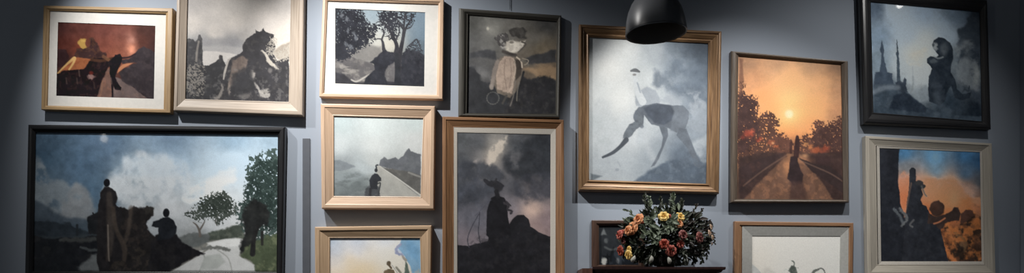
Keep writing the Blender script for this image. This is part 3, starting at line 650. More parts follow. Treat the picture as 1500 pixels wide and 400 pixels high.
def art_sketch():
    a = Art([(1101.8,345.5),(1231,346),(1229,470),(1102,470)], 1.0).view(1080, 325, 5.335)
    a.bg([(120,120,196,194,188),(450,120,204,203,198),(800,120,196,196,192),(120,300,204,200,192),(450,300,208,207,202),(800,300,198,198,194),(450,600,200,200,194)], 80)
    a.poly([(110,325),(160,365),(205,420),(100,420)], (158,160,158), 5)
    a.stroke([(425,305),(440,312),(446,330),(440,345)], [3,6,5,4], (78,84,80), 4, w=3); a.poly([(395,385),(415,355),(430,340),(455,355),(468,390),(466,420),(410,420),(412,395)], (70,76,72), 4, 6, 18, 2, tex=.5, tcol=(110,116,110))
    a.stroke([(365,385),(380,370),(392,378)], 4, (150,154,150), 4, a=.8); a.stroke([(462,362),(480,360)], 3, (120,124,120), 4, a=.8)
    a.stroke([(585,405),(600,385),(630,372),(655,364),(675,375),(685,400),(690,420)], [6,9,6,5,5,4,4], (84,88,84), 3); a.poly([(580,400),(605,380),(630,372),(640,378),(610,392),(600,410)], (88,92,88), 3)
    a.poly([(380,420),(700,420),(740,700),(340,700)], (90,94,90), 10, 30, 60, 3, a=.9)
    return a

def art_mist():
    a = Art([(1277,1),(1438,16),(1441,177),(1281,164)]).view(1275, 0, 2.222)
    a.bg([(20,30,58,68,80),(75,30,150,162,172),(180,40,112,126,140),(280,50,86,100,114),(350,60,44,52,62),(30,120,90,104,118),(120,110,132,144,154),(180,140,158,164,164),(150,180,172,174,168),(250,110,118,130,140),(30,200,90,102,112),(100,220,132,140,144),(160,230,146,152,154),(300,200,72,80,86),(350,180,44,50,56),(340,260,58,64,70),(60,290,60,70,80),(250,330,38,46,54),(350,360,28,33,39),(60,360,44,52,60)], 24)
    a.cloud([(110,190),(150,165),(190,150),(200,180),(170,215),(130,215)], (192,190,180), 6, 10, 20, 2, .6)
    a.poly([(285,130),(285,100),(305,88),(315,60),(345,30),(375,30),(380,380),(330,300),(290,260)], (44,50,57), 6, 12, 24, 3, a=.9)
    a.cloud([(275,160),(330,130),(355,200),(350,300),(280,260)], (92,98,102), 10, 12, 30, 4, .8, .3, .6, 30); a.ell(345,245,12,32,(104,108,108),.6,.6,w=10); a.ell(318,215,12,50,(84,90,94),.7,.5,w=10)
    # left spires
    a.poly([(12,265),(16,235),(30,232),(34,205),(36,175),(30,165),(34,150),(38,130),(43,150),(46,165),(42,180),(48,205),(54,235),(70,240),(76,285),(12,290)], (48,56,66), 1.8, 3, 8, 5)
    a.stroke([(86,130),(88,165),(90,200),(92,262)], [1.2,2.5,4,6], (50,58,66), 1.3, w=1.5); a.ell(88,175,5,7,(48,56,64),.3)
    a.poly([(12,275),(60,272),(90,278),(130,310),(180,350),(240,372),(375,380),(375,402),(12,400)], (46,54,62), 3, 3, 14, 6, tex=.4, tcol=(68,76,84), ts=20)
    a.poly([(80,270),(95,262),(105,270),(112,252),(118,258),(116,280),(122,300),(105,302),(90,295)], (44,50,58), 2, 3, 8, 7); a.stroke([(12,300),(50,286),(90,285)], 8, (96,104,112), 6, a=.6)
    a.poly([(75,312),(110,300),(140,318),(185,352),(180,368),(60,355)], (36,42,50), 4, 4, 14, 8); a.stroke([(138,262),(138,215)], [2,1], (112,118,122), 1); a.stroke([(134,300),(140,270),(140,250)],3,(96,102,106),3,a=.6)
    a.poly([(140,295),(185,278),(190,330),(160,330)], (100,108,114), 6, 5, 14, 9, a=.7)
    # cloaked figure
    a.poly([(192,330),(188,290),(190,250),(200,225),(196,215),(184,205),(184,190),(196,182),(214,186),(222,180),(206,160),(200,146),(206,130),(222,121),(240,124),(260,140),(268,160),(270,190),(262,215),(262,235),(276,260),(282,290),(300,306),(330,300),(322,320),(296,326),(276,318),(262,280),(250,300),(242,330),(225,345)], (32,37,43), 1.8, 1.5, 8, 10, tex=.2, tcol=(50,56,62), ts=16)
    a.ell(210,152,8,13,(112,118,120),.5,.85,w=5); a.ell(205,146,4,5,(50,56,60),.4,.8); a.ell(240,160,12,20,(70,76,80),.6,.6); a.ell(205,198,12,7,(64,70,74),.5,.7,w=4); a.stroke([(206,182),(220,190),(236,186)],2.5,(104,110,112),2,a=.7)
    a.stroke([(300,300),(308,292),(318,296),(322,280)], 3, (44,50,56), 1.5, w=2); a.ell(215,290,14,32,(52,58,65),.7,.5,w=8); a.stroke([(212,310),(230,345),(260,365)],10,(66,74,82),8,a=.4)
    return a

def art_dusk():
    a = Art([(1288.5,217),(1435.7,223),(1438.5,383),(1291,383)]).view(1280, 210, 2.225)
    a.bg([(40,30,26,38,50),(100,30,54,92,124),(200,45,72,118,154),(300,40,48,86,120),(345,60,36,64,92),(110,80,96,100,104),(200,90,90,118,138),(300,100,58,84,108),(345,130,52,62,72),(110,130,172,114,86),(180,125,176,128,96),(250,140,210,152,108),(300,150,140,104,84),(345,160,92,80,76),(100,180,186,110,74),(240,190,244,172,116),(300,190,206,134,84),(340,200,132,86,62),(180,230,170,96,58),(260,230,136,78,48),(330,260,96,62,42),(200,300,78,48,36),(300,300,72,48,34),(230,350,92,56,36),(320,360,40,30,26)], 20)
    a.glow(202,45,16,18,(130,160,178),.6); a.cloud([(130,125),(200,118),(280,130),(340,170),(340,200),(260,165),(180,150)], (212,158,122), 6, 10, 20, 2, .7, .3, .6, 24); a.cloud([(240,120),(340,140),(345,175),(280,160)], (120,104,100), 6, 10, 18, 3, .7)
    a.glow(225,165,70,34,(246,180,132),.6,10); a.glow(262,180,18,30,(255,200,150),.75); a.cloud([(85,110),(115,100),(115,200),(88,230)], (196,124,88), 5, 8, 16, 4, .7)
    a.mottle([(190,235),(350,215),(350,380),(200,380)], (150,92,52), 26, 14, .8, .45, .68); a.mottle([(220,250),(350,240),(350,380),(240,380)], (30,26,24), 24, 15, .85, .48, .66)
    a.stroke([(200,262),(218,300),(235,345),(262,384)], [4,6,6,8], (170,104,62), 4, a=.7, w=6); a.stroke([(190,215),(208,250),(194,262)], 4, (196,120,74), 3, a=.7)
    # dark wall at the left
    a.poly([(10,5),(84,10),(80,60),(80,130),(88,200),(100,240),(150,260),(205,250),(215,330),(240,395),(10,395)], (25,27,32), 2, 2, 14, 5)
    # cloaked mass
    a.poly([(104,240),(108,190),(114,150),(116,120),(116,86),(122,79),(131,79),(137,86),(137,125),(160,132),(162,140),(155,150),(160,165),(152,185),(160,200),(172,205),(182,228),(200,240),(215,270),(230,330),(245,395),(90,395)], (30,32,37), 1.6, 2, 10, 6, tex=.3, tcol=(44,46,50))
    a.stroke([(140,128),(152,130),(163,142)], [6,8,5], (40,40,42), 2, w=3); a.stroke([(156,140),(166,165),(172,172)], 3, (70,72,72), 2, a=.8); a.stroke([(100,240),(112,180),(122,130)],2.5,(110,84,70),2,a=.5)
    a.stroke([(66,216),(84,236),(96,262)], 5, (58,62,66), 3, w=4); a.stroke([(85,212),(108,245),(90,270)], 4, (72,74,76), 3, w=4); a.stroke([(130,250),(118,265),(126,272)], 3, (92,92,92), 2, a=.6)
    a.ell(206,212,24,26,(48,36,32),.15,w=4,ws=12); a.ell(200,206,12,14,(66,46,38),.6,.5)
    a.poly([(178,225),(196,240),(218,236),(240,228),(256,218),(262,207),(275,210),(282,228),(280,250),(250,255),(232,262),(225,276),(212,280),(198,262),(175,262)], (44,36,34), 2, 2, 8, 8)
    a.poly([(283,232),(300,216),(322,218),(328,234),(312,248),(290,262),(282,258)], (62,44,38), 2, 2, 8, 9); a.stroke([(196,262),(214,256),(232,244)], 2.5, (160,100,70), 2, a=.8)
    a.ell(290,330,12,10,(110,84,60),.5,.6,w=8); a.stroke([(262,290),(300,320),(296,350)],4,(90,70,50),3,a=.6,w=6); a.stroke([(240,282),(250,300),(270,320)],5,(150,96,60),4,a=.6,w=6)
    return a

def art_small():
    a = Art([(877.5,330),(936,330),(936,388),(878,388)]).view(0,0,1)
    a.bg([(885,340,34,38,42),(910,350,30,34,38),(930,360,34,36,40),(900,380,30,33,38)], 10)
    a.poly([(880,344),(884,334),(889,344)], (96,100,102), 1.5, 1); a.poly([(896,372),(905,360),(930,358),(936,388),(894,388)], (44,50,58), 3, 3)
    a.ell(888,353,3,4,(88,92,94),.5,.8,w=2); a.stroke([(886,362),(896,366),(910,362)], 1.5, (70,74,76), 1.2); a.ell(885,383,4,6,(168,170,166),.4,w=2,ws=4); a.ell(905,382,2.5,4,(96,100,104),.5)
    return a

# ================================================================== SETTING
def wall_mat(name, c1, c2):
    m = plain(name, c1, c2, rough=0.75, scale=1.3, spec=0.25, bump=0)
    nt = m.node_tree; N, L = nt.nodes, nt.links
    b = N['Principled BSDF']; tc = [n for n in N if n.type == 'TEX_COORD'][0]
    n2 = N.new('ShaderNodeTexNoise'); n2.inputs['Scale'].default_value = 260; n2.inputs['Detail'].default_value = 3
    bp = N.new('ShaderNodeBump'); bp.inputs['Strength'].default_value = 0.12; bp.inputs['Distance'].default_value = 0.001
    L.new(tc.outputs['Object'], n2.inputs[0]); L.new(n2.outputs[0], bp.inputs['Height']); L.new(bp.outputs[0], b.inputs['Normal'])
    return m
WALL = wall_mat('painted_plaster', (147,155,167), (151,160,172))
XR = (1494-CX)/PPM
H = 3.75
bm = bmesh.new(); box(bm, -5.0, XR+.1, 0.0, 0.12, 0, H); tag(obj('wall_back', bm, WALL), kind='structure')
bm = bmesh.new(); box(bm, XR, XR+.12, -6.5, -0.0005, 0, H); tag(obj('wall_right', bm, WALL), kind='structure')
bm = bmesh.new(); box(bm, -5.0, XR+.1, -6.5, 0.12, -0.1, 0)
tag(obj('floor', bm, plain('dark_floor', (52,42,36), (66,54,46), rough=.5, scale=6)), kind='structure')
bm = bmesh.new(); box(bm, -5.0, XR+.1, -6.5, 0.12, H, H+.1)
tag(obj('ceiling', bm, plain('ceiling_paint', (60,62,66), (64,66,70), rough=.9)), kind='structure')
# slim grey strip standing in for a shadow band between the left-hand frames
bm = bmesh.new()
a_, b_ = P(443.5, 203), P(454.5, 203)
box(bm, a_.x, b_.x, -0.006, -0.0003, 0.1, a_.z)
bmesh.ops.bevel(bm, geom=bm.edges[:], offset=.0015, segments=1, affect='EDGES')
tag(obj('shadow_strip_1', bm, plain('shadow_strip_grey', (76,80,88), (80,84,92), rough=.7)), kind='structure')

# ================================================================== PICTURES
M = {
 'oak': wood('pale_oak', (168,140,110), (196,168,138)),
 'oak2': wood('light_ash', (180,150,124), (206,178,152)),
 'honey': wood('honey_oak', (136,110,78), (172,144,106)),
 'cream': wood('limed_wood', (150,136,122), (178,164,149), rough=.5),
 'black': wood('black_lacquer', (22,22,24), (34,34,36), rough=.35),
 'bronze': wood('grey_bronze', (58,56,52), (84,82,76), rough=.38, gs=1.4),
 'walnut': wood('walnut', (110,78,52), (158,118,84), rough=.42),
 'gold': wood('aged_gilt', (84,60,42), (158,126,92), rough=.34, metal=.2, gs=1.2),
 'pewter': wood('pewter_brown', (74,64,56), (116,104,92), rough=.36),
 'silver': wood('champagne_silver', (168,161,149), (194,187,174), rough=.42),
 'ebony': wood('ebonised_wood', (30,30,32), (48,48,50), rough=.3),
 'brownthin': wood('warm_brown', (124,90,66), (164,126,94), rough=.45),
 'darkbrown': wood('dark_brown', (56,40,34), (92,68,56), rough=.4),
 'paper': plain('mount_board', (206,204,199), (212,209,204), rough=.9, scale=60, bump=.05),
 'linen': plain('linen_liner', (196,190,180), (206,200,190), rough=.85, scale=200, bump=.2),
 'greyliner': plain('grey_liner', (168,168,164), (178,178,174), rough=.6, scale=80),
 'print': art_mat('oil_paint', .65, .25),
 'printglass': art_mat('print_behind_glass', .7, .1, coat=1.0),
}
def mprof(d, th=.002): return [(0, d), (0, d+th), (1, d+th), (1, d)]
def slope(d, up): return [(0, d+up), (.08, d+up), (.92, d+.004), (1, d+.003), (1, d-.002)]

GAIN = dict(red=1.0, rocks=1.0, trees=1.0, pierrot=1.0, land=1.0, road=1.0, clouds=1.0, storm=1.0, beast=1.0, street=1.0, sketch=1.0, mist=1.0, dusk=1.0, small=1.0)
#GAINS#

framed('oak framed print of dark creatures under a rust-red sky, in a wide white mount',
       [(63.5,8),(253,12),(249.5,165.5),(60,160.5)], [(71,14.4),(242,19.5),(238.5,159.3),(67.5,154)], flat(.045), .045, M['honey'], art_red(), .012, M['printglass'], GAIN['red'],
       [(85,32.4),(227.6,37.8),(225.4,144.8),(82.4,140.3)], M['paper'], mprof(.013))
framed('limed cream framed picture of a beast-shaped crag beside a pale lake',
       [(259.5,-24),(445,-22),(442.8,169),(254,162)], [(273,-9),(425,-9),(421.7,148.4),(269.7,144)], bevel_in(.048), .048, M['cream'], art_rocks(), .010, M['print'], GAIN['rocks'])
framed('ash framed black and white print of bare and leafy trees, in a white mount',
       [(473,-8),(650,-2),(648.3,145.2),(467.6,141.6)], [(479,0),(642,5),(639.5,138.6),(473.5,135.6)], flat(.042), .042, M['oak2'], art_trees(), .010, M['printglass'], GAIN['trees'],
       [(491,12),(622.7,18),(621.4,126.8),(491,122.3)], M['paper'], mprof(.011))

def wire(root):
    bm = bmesh.new(); p = P(747, 14, .006); q = P(747, 14, .006); q.z = H-.02
    tube(bm, [p, q], .0016, 6)
    return [obj('hanging_wire', bm, plain('dark_wire', (30,30,34), rough=.4, metal=.6), root)]
framed('grey bronze framed dark picture of a pale-coated figure in a hat, hung on a wire',
       [(672,11),(822.7,21.6),(819.8,173),(671,170)], [(685.6,20),(816,30),(814,166),(684,165)], round_(.038), .038, M['bronze'], art_pierrot(), .012, M['print'], GAIN['pierrot'], extra=wire)
framed('largest picture, black framed landscape with robed figures on dark ground under blue sky',
       [(40,182),(417,185.5),(412.5,410),(35,410)], [(50,193),(406,197),(404,398.5),(46,397.5)], round_(.052), .052, M['black'], art_landscape(), .016, M['printglass'], GAIN['land'])
framed('pale wood framed picture of a rider on an empty road below grey hills',
       [(469.5,151.5),(637.2,155.3),(635.5,306.5),(471,305.5)], [(488,169),(619.6,172.4),(615.8,288),(488,286.7)], bevel_in(.055), .055, M['oak2'], art_road(), .010, M['print'], GAIN['road'])
framed('pale wood framed picture of cream sunset clouds beside a patch of blue sky',
       [(461,332.5),(632.3,330),(629.5,492),(462,492)], [(482.3,348.8),(614.8,348.8),(617.5,472),(482,472)], bevel_in(.05), .05, M['oak'], art_sunset_clouds(), .010, M['print'], GAIN['clouds'])
framed('tall walnut framed picture of a black silhouette under a stormy sky, edged in white',
       [(648,170.5),(826,175.5),(827.5,440),(648,440)], [(665,186),(814,188.5),(813.5,424),(665,424)], bevel_in(.046), .046, M['walnut'], art_storm(), .010, M['print'], GAIN['storm'],
       [(669.8,194),(806.6,197),(806,418),(670,418)], M['linen'], [(0,.014),(.1,.016),(.9,.013),(1,.012),(1,.009)], mname='liner')
framed('ornate gilt framed picture of a pale long-legged beast bending down among clouds',
       [(848.5,34.5),(1057.8,45),(1054,283.5),(847.7,279.3)], [(863.5,52.5),(1039,61.5),(1036,268.5),(863.5,262.6)], ornate(.055), .055, M['gold'], art_beast(), .010, M['print'], GAIN['beast'])
framed('pewter framed picture of figures on a street facing a glowing orange sunset',
       [(1071.5,74),(1243.2,88.8),(1244.5,296.5),(1070.8,296.5)], [(1082.5,80.5),(1234,92.8),(1237,292),(1080.5,291)], round_(.052), .052, M['pewter'], art_street(), .014, M['print'], GAIN['street'])
framed('thin brown framed sketch of sparse dark strokes on white, in a wide sloping grey liner',
       [(1076.3,324),(1250.5,326.5),(1248.5,490),(1075,490)], [(1087.5,332.5),(1243,334),(1241.5,480),(1087,480)], flat(.034), .034, M['brownthin'], art_sketch(), .010, M['print'], GAIN['sketch'],
       [(1101.8,345.5),(1231,346),(1229,470),(1102,470)], M['greyliner'], slope(.010, .014), mname='liner')
framed('ebonised framed misty blue-grey picture of a cloaked figure and thin spires',
       [(1260,-15),(1447.5,-1),(1453,189),(1266,181)], [(1277,1),(1438,16),(1441,177),(1281,164)], round_(.055), .055, M['ebony'], art_mist(), .014, M['printglass'], GAIN['mist'])
framed('champagne silver framed picture of dark cloaked shapes against a blue and orange dusk',
       [(1268,199),(1453.3,210),(1459,404),(1271.5,403)], [(1285,213),(1441,220),(1443.5,387),(1287.5,387)], bevel_in(.048), .048, M['silver'], art_dusk(), .010, M['print'], GAIN['dusk'],
       [(1288.5,217),(1435.7,223),(1438.5,383),(1291,383)], M['linen'], [(0,.014),(.1,.016),(.9,.013),(1,.012),(1,.009)], mname='liner')

# ================================================================== CABINET, SMALL PICTURE, FLOWERS
TOPZ = EYE + (CY-391)/PPM*(D-.30)/D
cab_d = .30
kf = (D-cab_d)/D/PPM
x0, x1 = (868-CX)*kf, (1063-CX)*kf
MAH = wood('dark_mahogany', (34,20,18), (56,32,28), rough=.3, coat=.3)
MAH2 = wood('worn_mahogany', (74,50,42), (98,66,56), rough=.4)
cab = thing('cabinet', 'dark mahogany cabinet with moulded cornice below the gilt framed picture', 'cabinet', ((x0+x1)/2, -cab_d/2, 0))
def cpart(name, bm, m):
    o = obj(name, bm, m, cab); o.data.transform(__import__('mathutils').Matrix.Translation(-cab.location)); return o
def ubox(bm, *a):
    box(bm, *a)
def with_uv(bm):
    uvl = bm.loops.layers.uv.new('UVMap')
    for f in bm.faces:
        n = f.normal if f.normal.length else Vector((0,0,1))
        for lp in f.loops:
            c = lp.vert.co
            lp[uvl].uv = (c.x, c.z+c.y) if abs(n.z) > .5 or abs(n.y) > .5 and False else (c.z, c.x+c.y)
    return bm
def cornice(x0, x1, yf, z):
    prof = [(0, 0), (0, -.012), (.004, -.016), (.012, -.018), (.018, -.028), (.03, -.034), (.034, -.048), (.034, -.052)]
    bm = bmesh.new(); rings = []
    for o, dz in prof:
        rings.append([bm.verts.new(p) for p in ((x0+o, -.003, z+dz), (x0+o, -yf+o, z+dz), (x1-o, -yf+o, z+dz), (x1-o, -.003, z+dz))])
    for a, b in zip(rings, rings[1:]):
        for i in range(4):
            bm.faces.new((a[i], a[(i+1) % 4], b[(i+1) % 4], b[i]))
    bm.faces.new(rings[0]); bm.faces.new(rings[-1][::-1])
    bmesh.ops.recalc_face_normals(bm, faces=bm.faces); bm.normal_update()
    return with_uv(bm)
cpart('cornice', cornice(x0, x1, cab_d, TOPZ), MAH)
bm = bmesh.new(); box(bm, x0+.034, x1-.034, -cab_d+.034, -.004, .06, TOPZ-.052)
bm.normal_update(); cpart('carcass', with_uv(bm), MAH)
for s in (0, 1):
    xa = x0+.05+s*((x1-x0-.1)/2); xb = xa+(x1-x0-.1)/2-.006
    bm = bmesh.new(); box(bm, xa+.003, xb, -cab_d+.018, -cab_d+.0345, .1, TOPZ-.09); bm.normal_update()
    dr = cpart('door', with_uv(bm), MAH)
    kb = bmesh.new(); bmesh.ops.create_uvsphere(kb, u_segments=12, v_segments=8, radius=.012)
    bmesh.ops.translate(kb, verts=kb.verts, vec=Vector((xb-.03 if s == 0 else xa+.033, -cab_d+.008, .75))-cab.location)
    obj('knob', kb, plain('brass', (150,120,70), rough=.3, metal=1), dr)
bm = bmesh.new(); box(bm, x0+.04, x1-.04, -cab_d+.05, -.01, 0, .06); bm.normal_update(); cpart('plinth', with_uv(bm), MAH)
# worn wooden bracket end standing a little proud at the left
bx0, bx1 = (853-CX)*kf, (875-CX)*kf
bm = bmesh.new(); box(bm, bx0, x0-.0005, -cab_d, -.003, TOPZ-.30, TOPZ-.008); bm.normal_update()
cpart('side_panel', with_uv(bm), MAH2)

# small picture leaning behind the flowers
a = art_small()
sp = framed('small dark brown framed dark picture standing on the cabinet behind the flowers',
       [(867,322.5),(945,322.5),(945,391.8),(867,391.8)], [(877.5,330),(936,330),(936,388),(878,388)], flat(.022), .022, M['darkbrown'], a, .006, M['print'], GAIN['small'], group='framed pictures on the grey wall')

# ---- flower arrangement
FY = .16   # distance of its axis from the wall
fc = P(975, 391, FY); fc.z = TOPZ+.001
flw = thing('flower_arrangement', 'dark vase of orange, yellow and coral roses with loose greenery on the cabinet', 'flowers', fc)
GL = plain('dark_ceramic', (20,22,22), (30,32,30), rough=.25, scale=12)
bm = bmesh.new()
lathe(bm, [(.001,0),(.045,0),(.052,.01),(.07,.05),(.078,.09),(.072,.125),(.055,.15),(.05,.165),(.056,.175),(.052,.176),(.046,.165),(.05,.15),(.06,.12),(.001,.1)], 40)
obj('vase', bm, GL, flw, True)

def pl(px, py, d):        # arrangement-local point
    return P(px, py, d) - fc

def rose(size, seed):
    rnd = random.Random(seed); bm = bmesh.new()
    for layer, (n, rad, tilt, h) in enumerate([(3, .30, 1.4, .66), (5, .52, 1.2, .74), (6, .78, .9, .70), (8, 1.0, .55, .55)]):
        for k in range(n):
            ang = 2*math.pi*(k+.5*layer+rnd.uniform(-.1,.1))/n
            wv, hv = 5, 5; g = []
            for j in range(hv+1):
                v = j/hv
                row = []
                for i in range(wv+1):
                    u = i/wv*2-1
                    width = math.sin(math.pi*(.2+.6*v))*(1.0 if n < 5 else .8)
                    a2 = ang + u*width*(1.05 if layer < 2 else .8)
                    r = rad*(.25+.75*v**.8)*(1-.12*u*u) + (.16*v**4 if layer > 1 else -.08*v**3)
                    z = h*v*math.sin(tilt) - .12*u*u*v + (-.10*v**5*layer) + rnd.uniform(-.015,.015)
                    row.append(bm.verts.new((r*math.cos(a2), r*math.sin(a2), z-.2)))
                g.append(row)
            for j in range(hv):
                for i in range(wv):
                    bm.faces.new((g[j][i], g[j][i+1], g[j+1][i+1], g[j+1][i]))
    bmesh.ops.create_uvsphere(bm, u_segments=10, v_segments=6, radius=.2)
    bmesh.ops.scale(bm, vec=(size,)*3, verts=bm.verts)
    return bm

PET = {
 'orange': plain('orange_petals', (196,126,82), (216,154,108), rough=.6, scale=60),
 'pink': plain('coral_pink_petals', (168,80,72), (190,108,92), rough=.6, scale=60),
 'red': plain('red_petals', (140,54,40), (170,78,56), rough=.6, scale=60),
 'yellow': plain('yellow_petals', (216,178,96), (228,198,124), rough=.6, scale=60),
 'cream': plain('cream_petals', (190,160,136), (214,190,166), rough=.6, scale=60),
 'mauve': plain('dusky_red_petals', (112,62,60), (136,80,74), rough=.6, scale=60),
 'white': plain('white_petals', (138,138,130), (160,158,150), rough=.6, scale=60),
}
LEAF = plain('dark_leaf', (20,26,18), (40,46,32), rough=.5, scale=30)
LEAF2 = plain('sage_leaf', (72,84,68), (104,114,94), rough=.55, scale=30)
LEAF3 = plain('dried_leaf', (28,23,20), (46,36,30), rough=.6, scale=30)

def zf(x, y): return (900+x/3.636, 285+y/3.636)
blooms = [(125,128,.030,'orange'),(92,178,.036,'orange'),(70,190,.026,'orange'),(150,140,.02,'red'),(24,214,.026,'pink'),(40,200,.018,'red'),(28,300,.028,'red'),(72,322,.026,'yellow'),(76,292,.02,'yellow'),
          (262,112,.028,'yellow'),(288,122,.024,'red'),(352,115,.026,'yellow'),(345,152,.024,'orange'),(265,264,.026,'red'),(303,300,.030,'pink'),(355,264,.022,'pink'),(368,214,.026,'mauve'),
          (458,228,.03,'mauve'),(516,172,.018,'cream'),(508,204,.02,'cream'),(524,228,.016,'cream'),(45,248,.02,'mauve'),(205,150,.016,'orange'),(420,170,.018,'mauve'),(520,262,.014,'cream')]
tones = {'orange':'pale orange rose','pink':'coral pink rose','red':'deep red rose','yellow':'yellow rose','cream':'small cream blossom','mauve':'dusky dark red rose','white':'pale drooping bud'}
stems = bmesh.new()
for k, (x, y, r, c) in enumerate(blooms):
    px, py = zf(x, y)
    rr = abs(px-975)/75
    d = FY + .13*math.sqrt(max(0, 1-rr*rr)) + random.uniform(-.02,.02) if r > .018 else FY+random.uniform(0,.08)
    p = pl(px, py, d)
    b = rose(r*(.98 if r > .02 else .85), k)
    out = Vector((p.x*1.2, -(d-FY)-.09, (p.z-.2)*.8+.05)).normalized()
    q = out.to_track_quat('Z', 'Y').to_matrix().to_4x4(); q.translation = p
    b.transform(q)
    o = obj('rose', b, PET[c], flw, True); o['label'] = tones[c]
    tube(stems, [Vector((p.x*.1, 0, .165)), Vector((p.x*.5, p.y*.5, .165+(p.z-.165)*.5+.02)), p-out*r*.3], .0022, 5)
# drooping pale buds near the cabinet top
for k, (px, py) in enumerate([(928,379),(954,379),(980,381)]):
    p = pl(px, py, FY+.11)
    b = bmesh.new(); lathe(b, [(.001,-.022),(.008,-.018),(.0125,-.008),(.010,.006),(.004,.016),(.001,.018)], 14)
    for v in b.verts: v.co.x += .003*math.sin(v.co.z*120+k)
    from mathutils import Matrix
    b.transform(Matrix.Translation(p) @ Matrix.Rotation(.25-.2*k, 4, 'Y'))
    o = obj('bud', b, PET['white'], flw, True); o['label'] = tones['white']
    tube(stems, [Vector((0,-.02,.17)), Vector((p.x*.8, p.y*.8, .13)), p+Vector((0,0,.02))], .0018, 5)

def leaf(bm, base, dirv, length, width, curl=.25, rnd=random):
    d = dirv.normalized(); s = d.cross(Vector((rnd.uniform(-.6,.6), -1, rnd.uniform(-.3,.6)))).normalized(); n = s.cross(d)
    n_ = 5; L_, R_, Mi = [], [], []
    for i in range(n_+1):
        t = i/n_; w = width*math.sin(math.pi*min(1, t*.92+.04))**.8*.5
        c = base + d*length*t + n*(-curl*length*t*t)
        Mi.append(bm.verts.new(c)); L_.append(bm.verts.new(c+s*w+n*w*.35)); R_.append(bm.verts.new(c-s*w+n*w*.35))
    for i in range(n_):
        bm.faces.new((L_[i], Mi[i], Mi[i+1], L_[i+1])); bm.faces.new((Mi[i], R_[i], R_[i+1], Mi[i+1]))

rnd = random.Random(11)
dark, sage, dry = bmesh.new(), bmesh.new(), bmesh.new()
# body of the bouquet: leaves over a dome
for k in range(1000):
    th = rnd.uniform(0, 2*math.pi); rr = math.sqrt(rnd.random())
    px = 976 + rr*math.cos(th)*63; py = 347 + rr*math.sin(th)*40
    if py > 372 and abs(px-975) > 52: continue
    d = FY + rnd.uniform(-.06,.11)*math.sqrt(max(.05, 1-rr*rr))
    p = pl(px, py, d)
    out = Vector((p.x+rnd.uniform(-.15,.15), -.12+rnd.uniform(-.2,.2), p.z-.12+rnd.uniform(-.12,.12)))
    tgt = dry if (px > 1000 and rnd.random() < .45) else dark
    if rnd.random() < .22 and px < 1010: tgt = sage
    leaf(tgt, p, out, rnd.uniform(.022,.05), rnd.uniform(.012,.024), rnd.uniform(-.1,.5), rnd)
for x, y in [(225,205),(210,225),(240,190),(200,160),(290,160),(300,175),(160,210),(215,240),(185,130),(270,180),(320,140)]:
    px, py = zf(x, y)
    for j in range(7):
        p = pl(px+rnd.uniform(-3,3), py+rnd.uniform(-3,3), FY+.12)
        leaf(sage, p, Vector((rnd.uniform(-1,1), -.5, rnd.uniform(-1,1))), rnd.uniform(.03,.045), .026, .3, rnd)
# tall sprigs (px, py) from base to tip
def sprig(pts, tgt, n, ln, wd, d0=FY, stem=True):
    ps = [pl(px, py, d0) for px, py in pts]
    cv = [Vector(q) for q in curve([tuple(p) for p in ps], 6, False)]
    tube(stems, cv, .0022, 5)
    for k in range(n):
        i = int((.25+.75*k/n)*(len(cv)-1)); p = cv[i]; t = (cv[min(i+1, len(cv)-1)]-cv[i-1]).normalized()
        s = Vector((rnd.uniform(-1,1), rnd.uniform(-.6,.3), 0)).normalized()
        leaf(tgt, p, t*.7+s*rnd.uniform(.4,1), ln*rnd.uniform(.7,1.2)*(1.1-.4*k/n), wd, .3, rnd)
sprig([(950,330),(948,312),(946,298),(943,285)], dark, 26, .03, .010); sprig([(952,330),(951,310),(952,296),(950,288)], sage, 20, .026, .010)
sprig([(985,330),(986,312),(985,298),(984,283)], dark, 26, .03, .010); sprig([(990,325),(990,305),(986,292),(987,284)], sage, 22, .03, .010, FY+.04)
sprig([(978,325),(974,308),(969,296),(966,290)], dark, 18, .024, .008); sprig([(994,325),(997,308),(998,300),(1000,294)], dark, 18, .026, .010)
sprig([(1010,335),(1014,318),(1018,305),(1020,300)], dry, 14, .018, .010); sprig([(1012,338),(1022,322),(1027,312),(1029,306)], dry, 14, .018, .010); sprig([(1010,345),(1030,330),(1038,325),(1043,330)], dry, 18, .02, .012)
sprig([(1010,350),(1034,338),(1044,345),(1047,358)], dry, 18, .02, .010); sprig([(940,330),(930,318),(922,310),(917,308)], sage, 9, .03, .012); sprig([(935,340),(920,322),(916,326)], dark, 9, .02, .010)
sprig([(1010,355),(1030,350),(1036,365),(1034,380)], dark, 18, .025, .012); sprig([(1005,350),(1015,362),(1018,376),(1016,386)], dark, 20, .026, .012); sprig([(940,350),(922,356),(912,368),(916,378)], dark, 18, .026, .012)
sprig([(1000,350),(1026,358),(1028,372),(1028,386)], dark, 24, .026, .012, FY+.05); sprig([(955,360),(940,368),(936,378),(932,384)], dark, 20, .026, .012, FY+.05)
sprig([(985,355),(1000,368),(1004,380),(1002,387)], dark, 22, .03, .014, FY+.09); sprig([(965,360),(958,370),(950,378),(946,386)], dark, 18, .03, .014, FY+.09)
def two(bm): return bm
for bm_ in (dark, sage, dry, stems):
    for v in bm_.verts:
        if v.co.z < .006: v.co.z = .006 + random.uniform(0, .004)
        if v.co.y > FY-.03: v.co.y = FY-.03
obj('leaves', dark, LEAF, flw); o = obj('leaves', sage, LEAF2, flw); o['label'] = 'sage green leaves'; o = obj('leaves', dry, LEAF3, flw); o['label'] = 'brown dried leaves'
obj('stems', stems, plain('stem_green', (44,54,34), (58,66,42), rough=.6), flw)

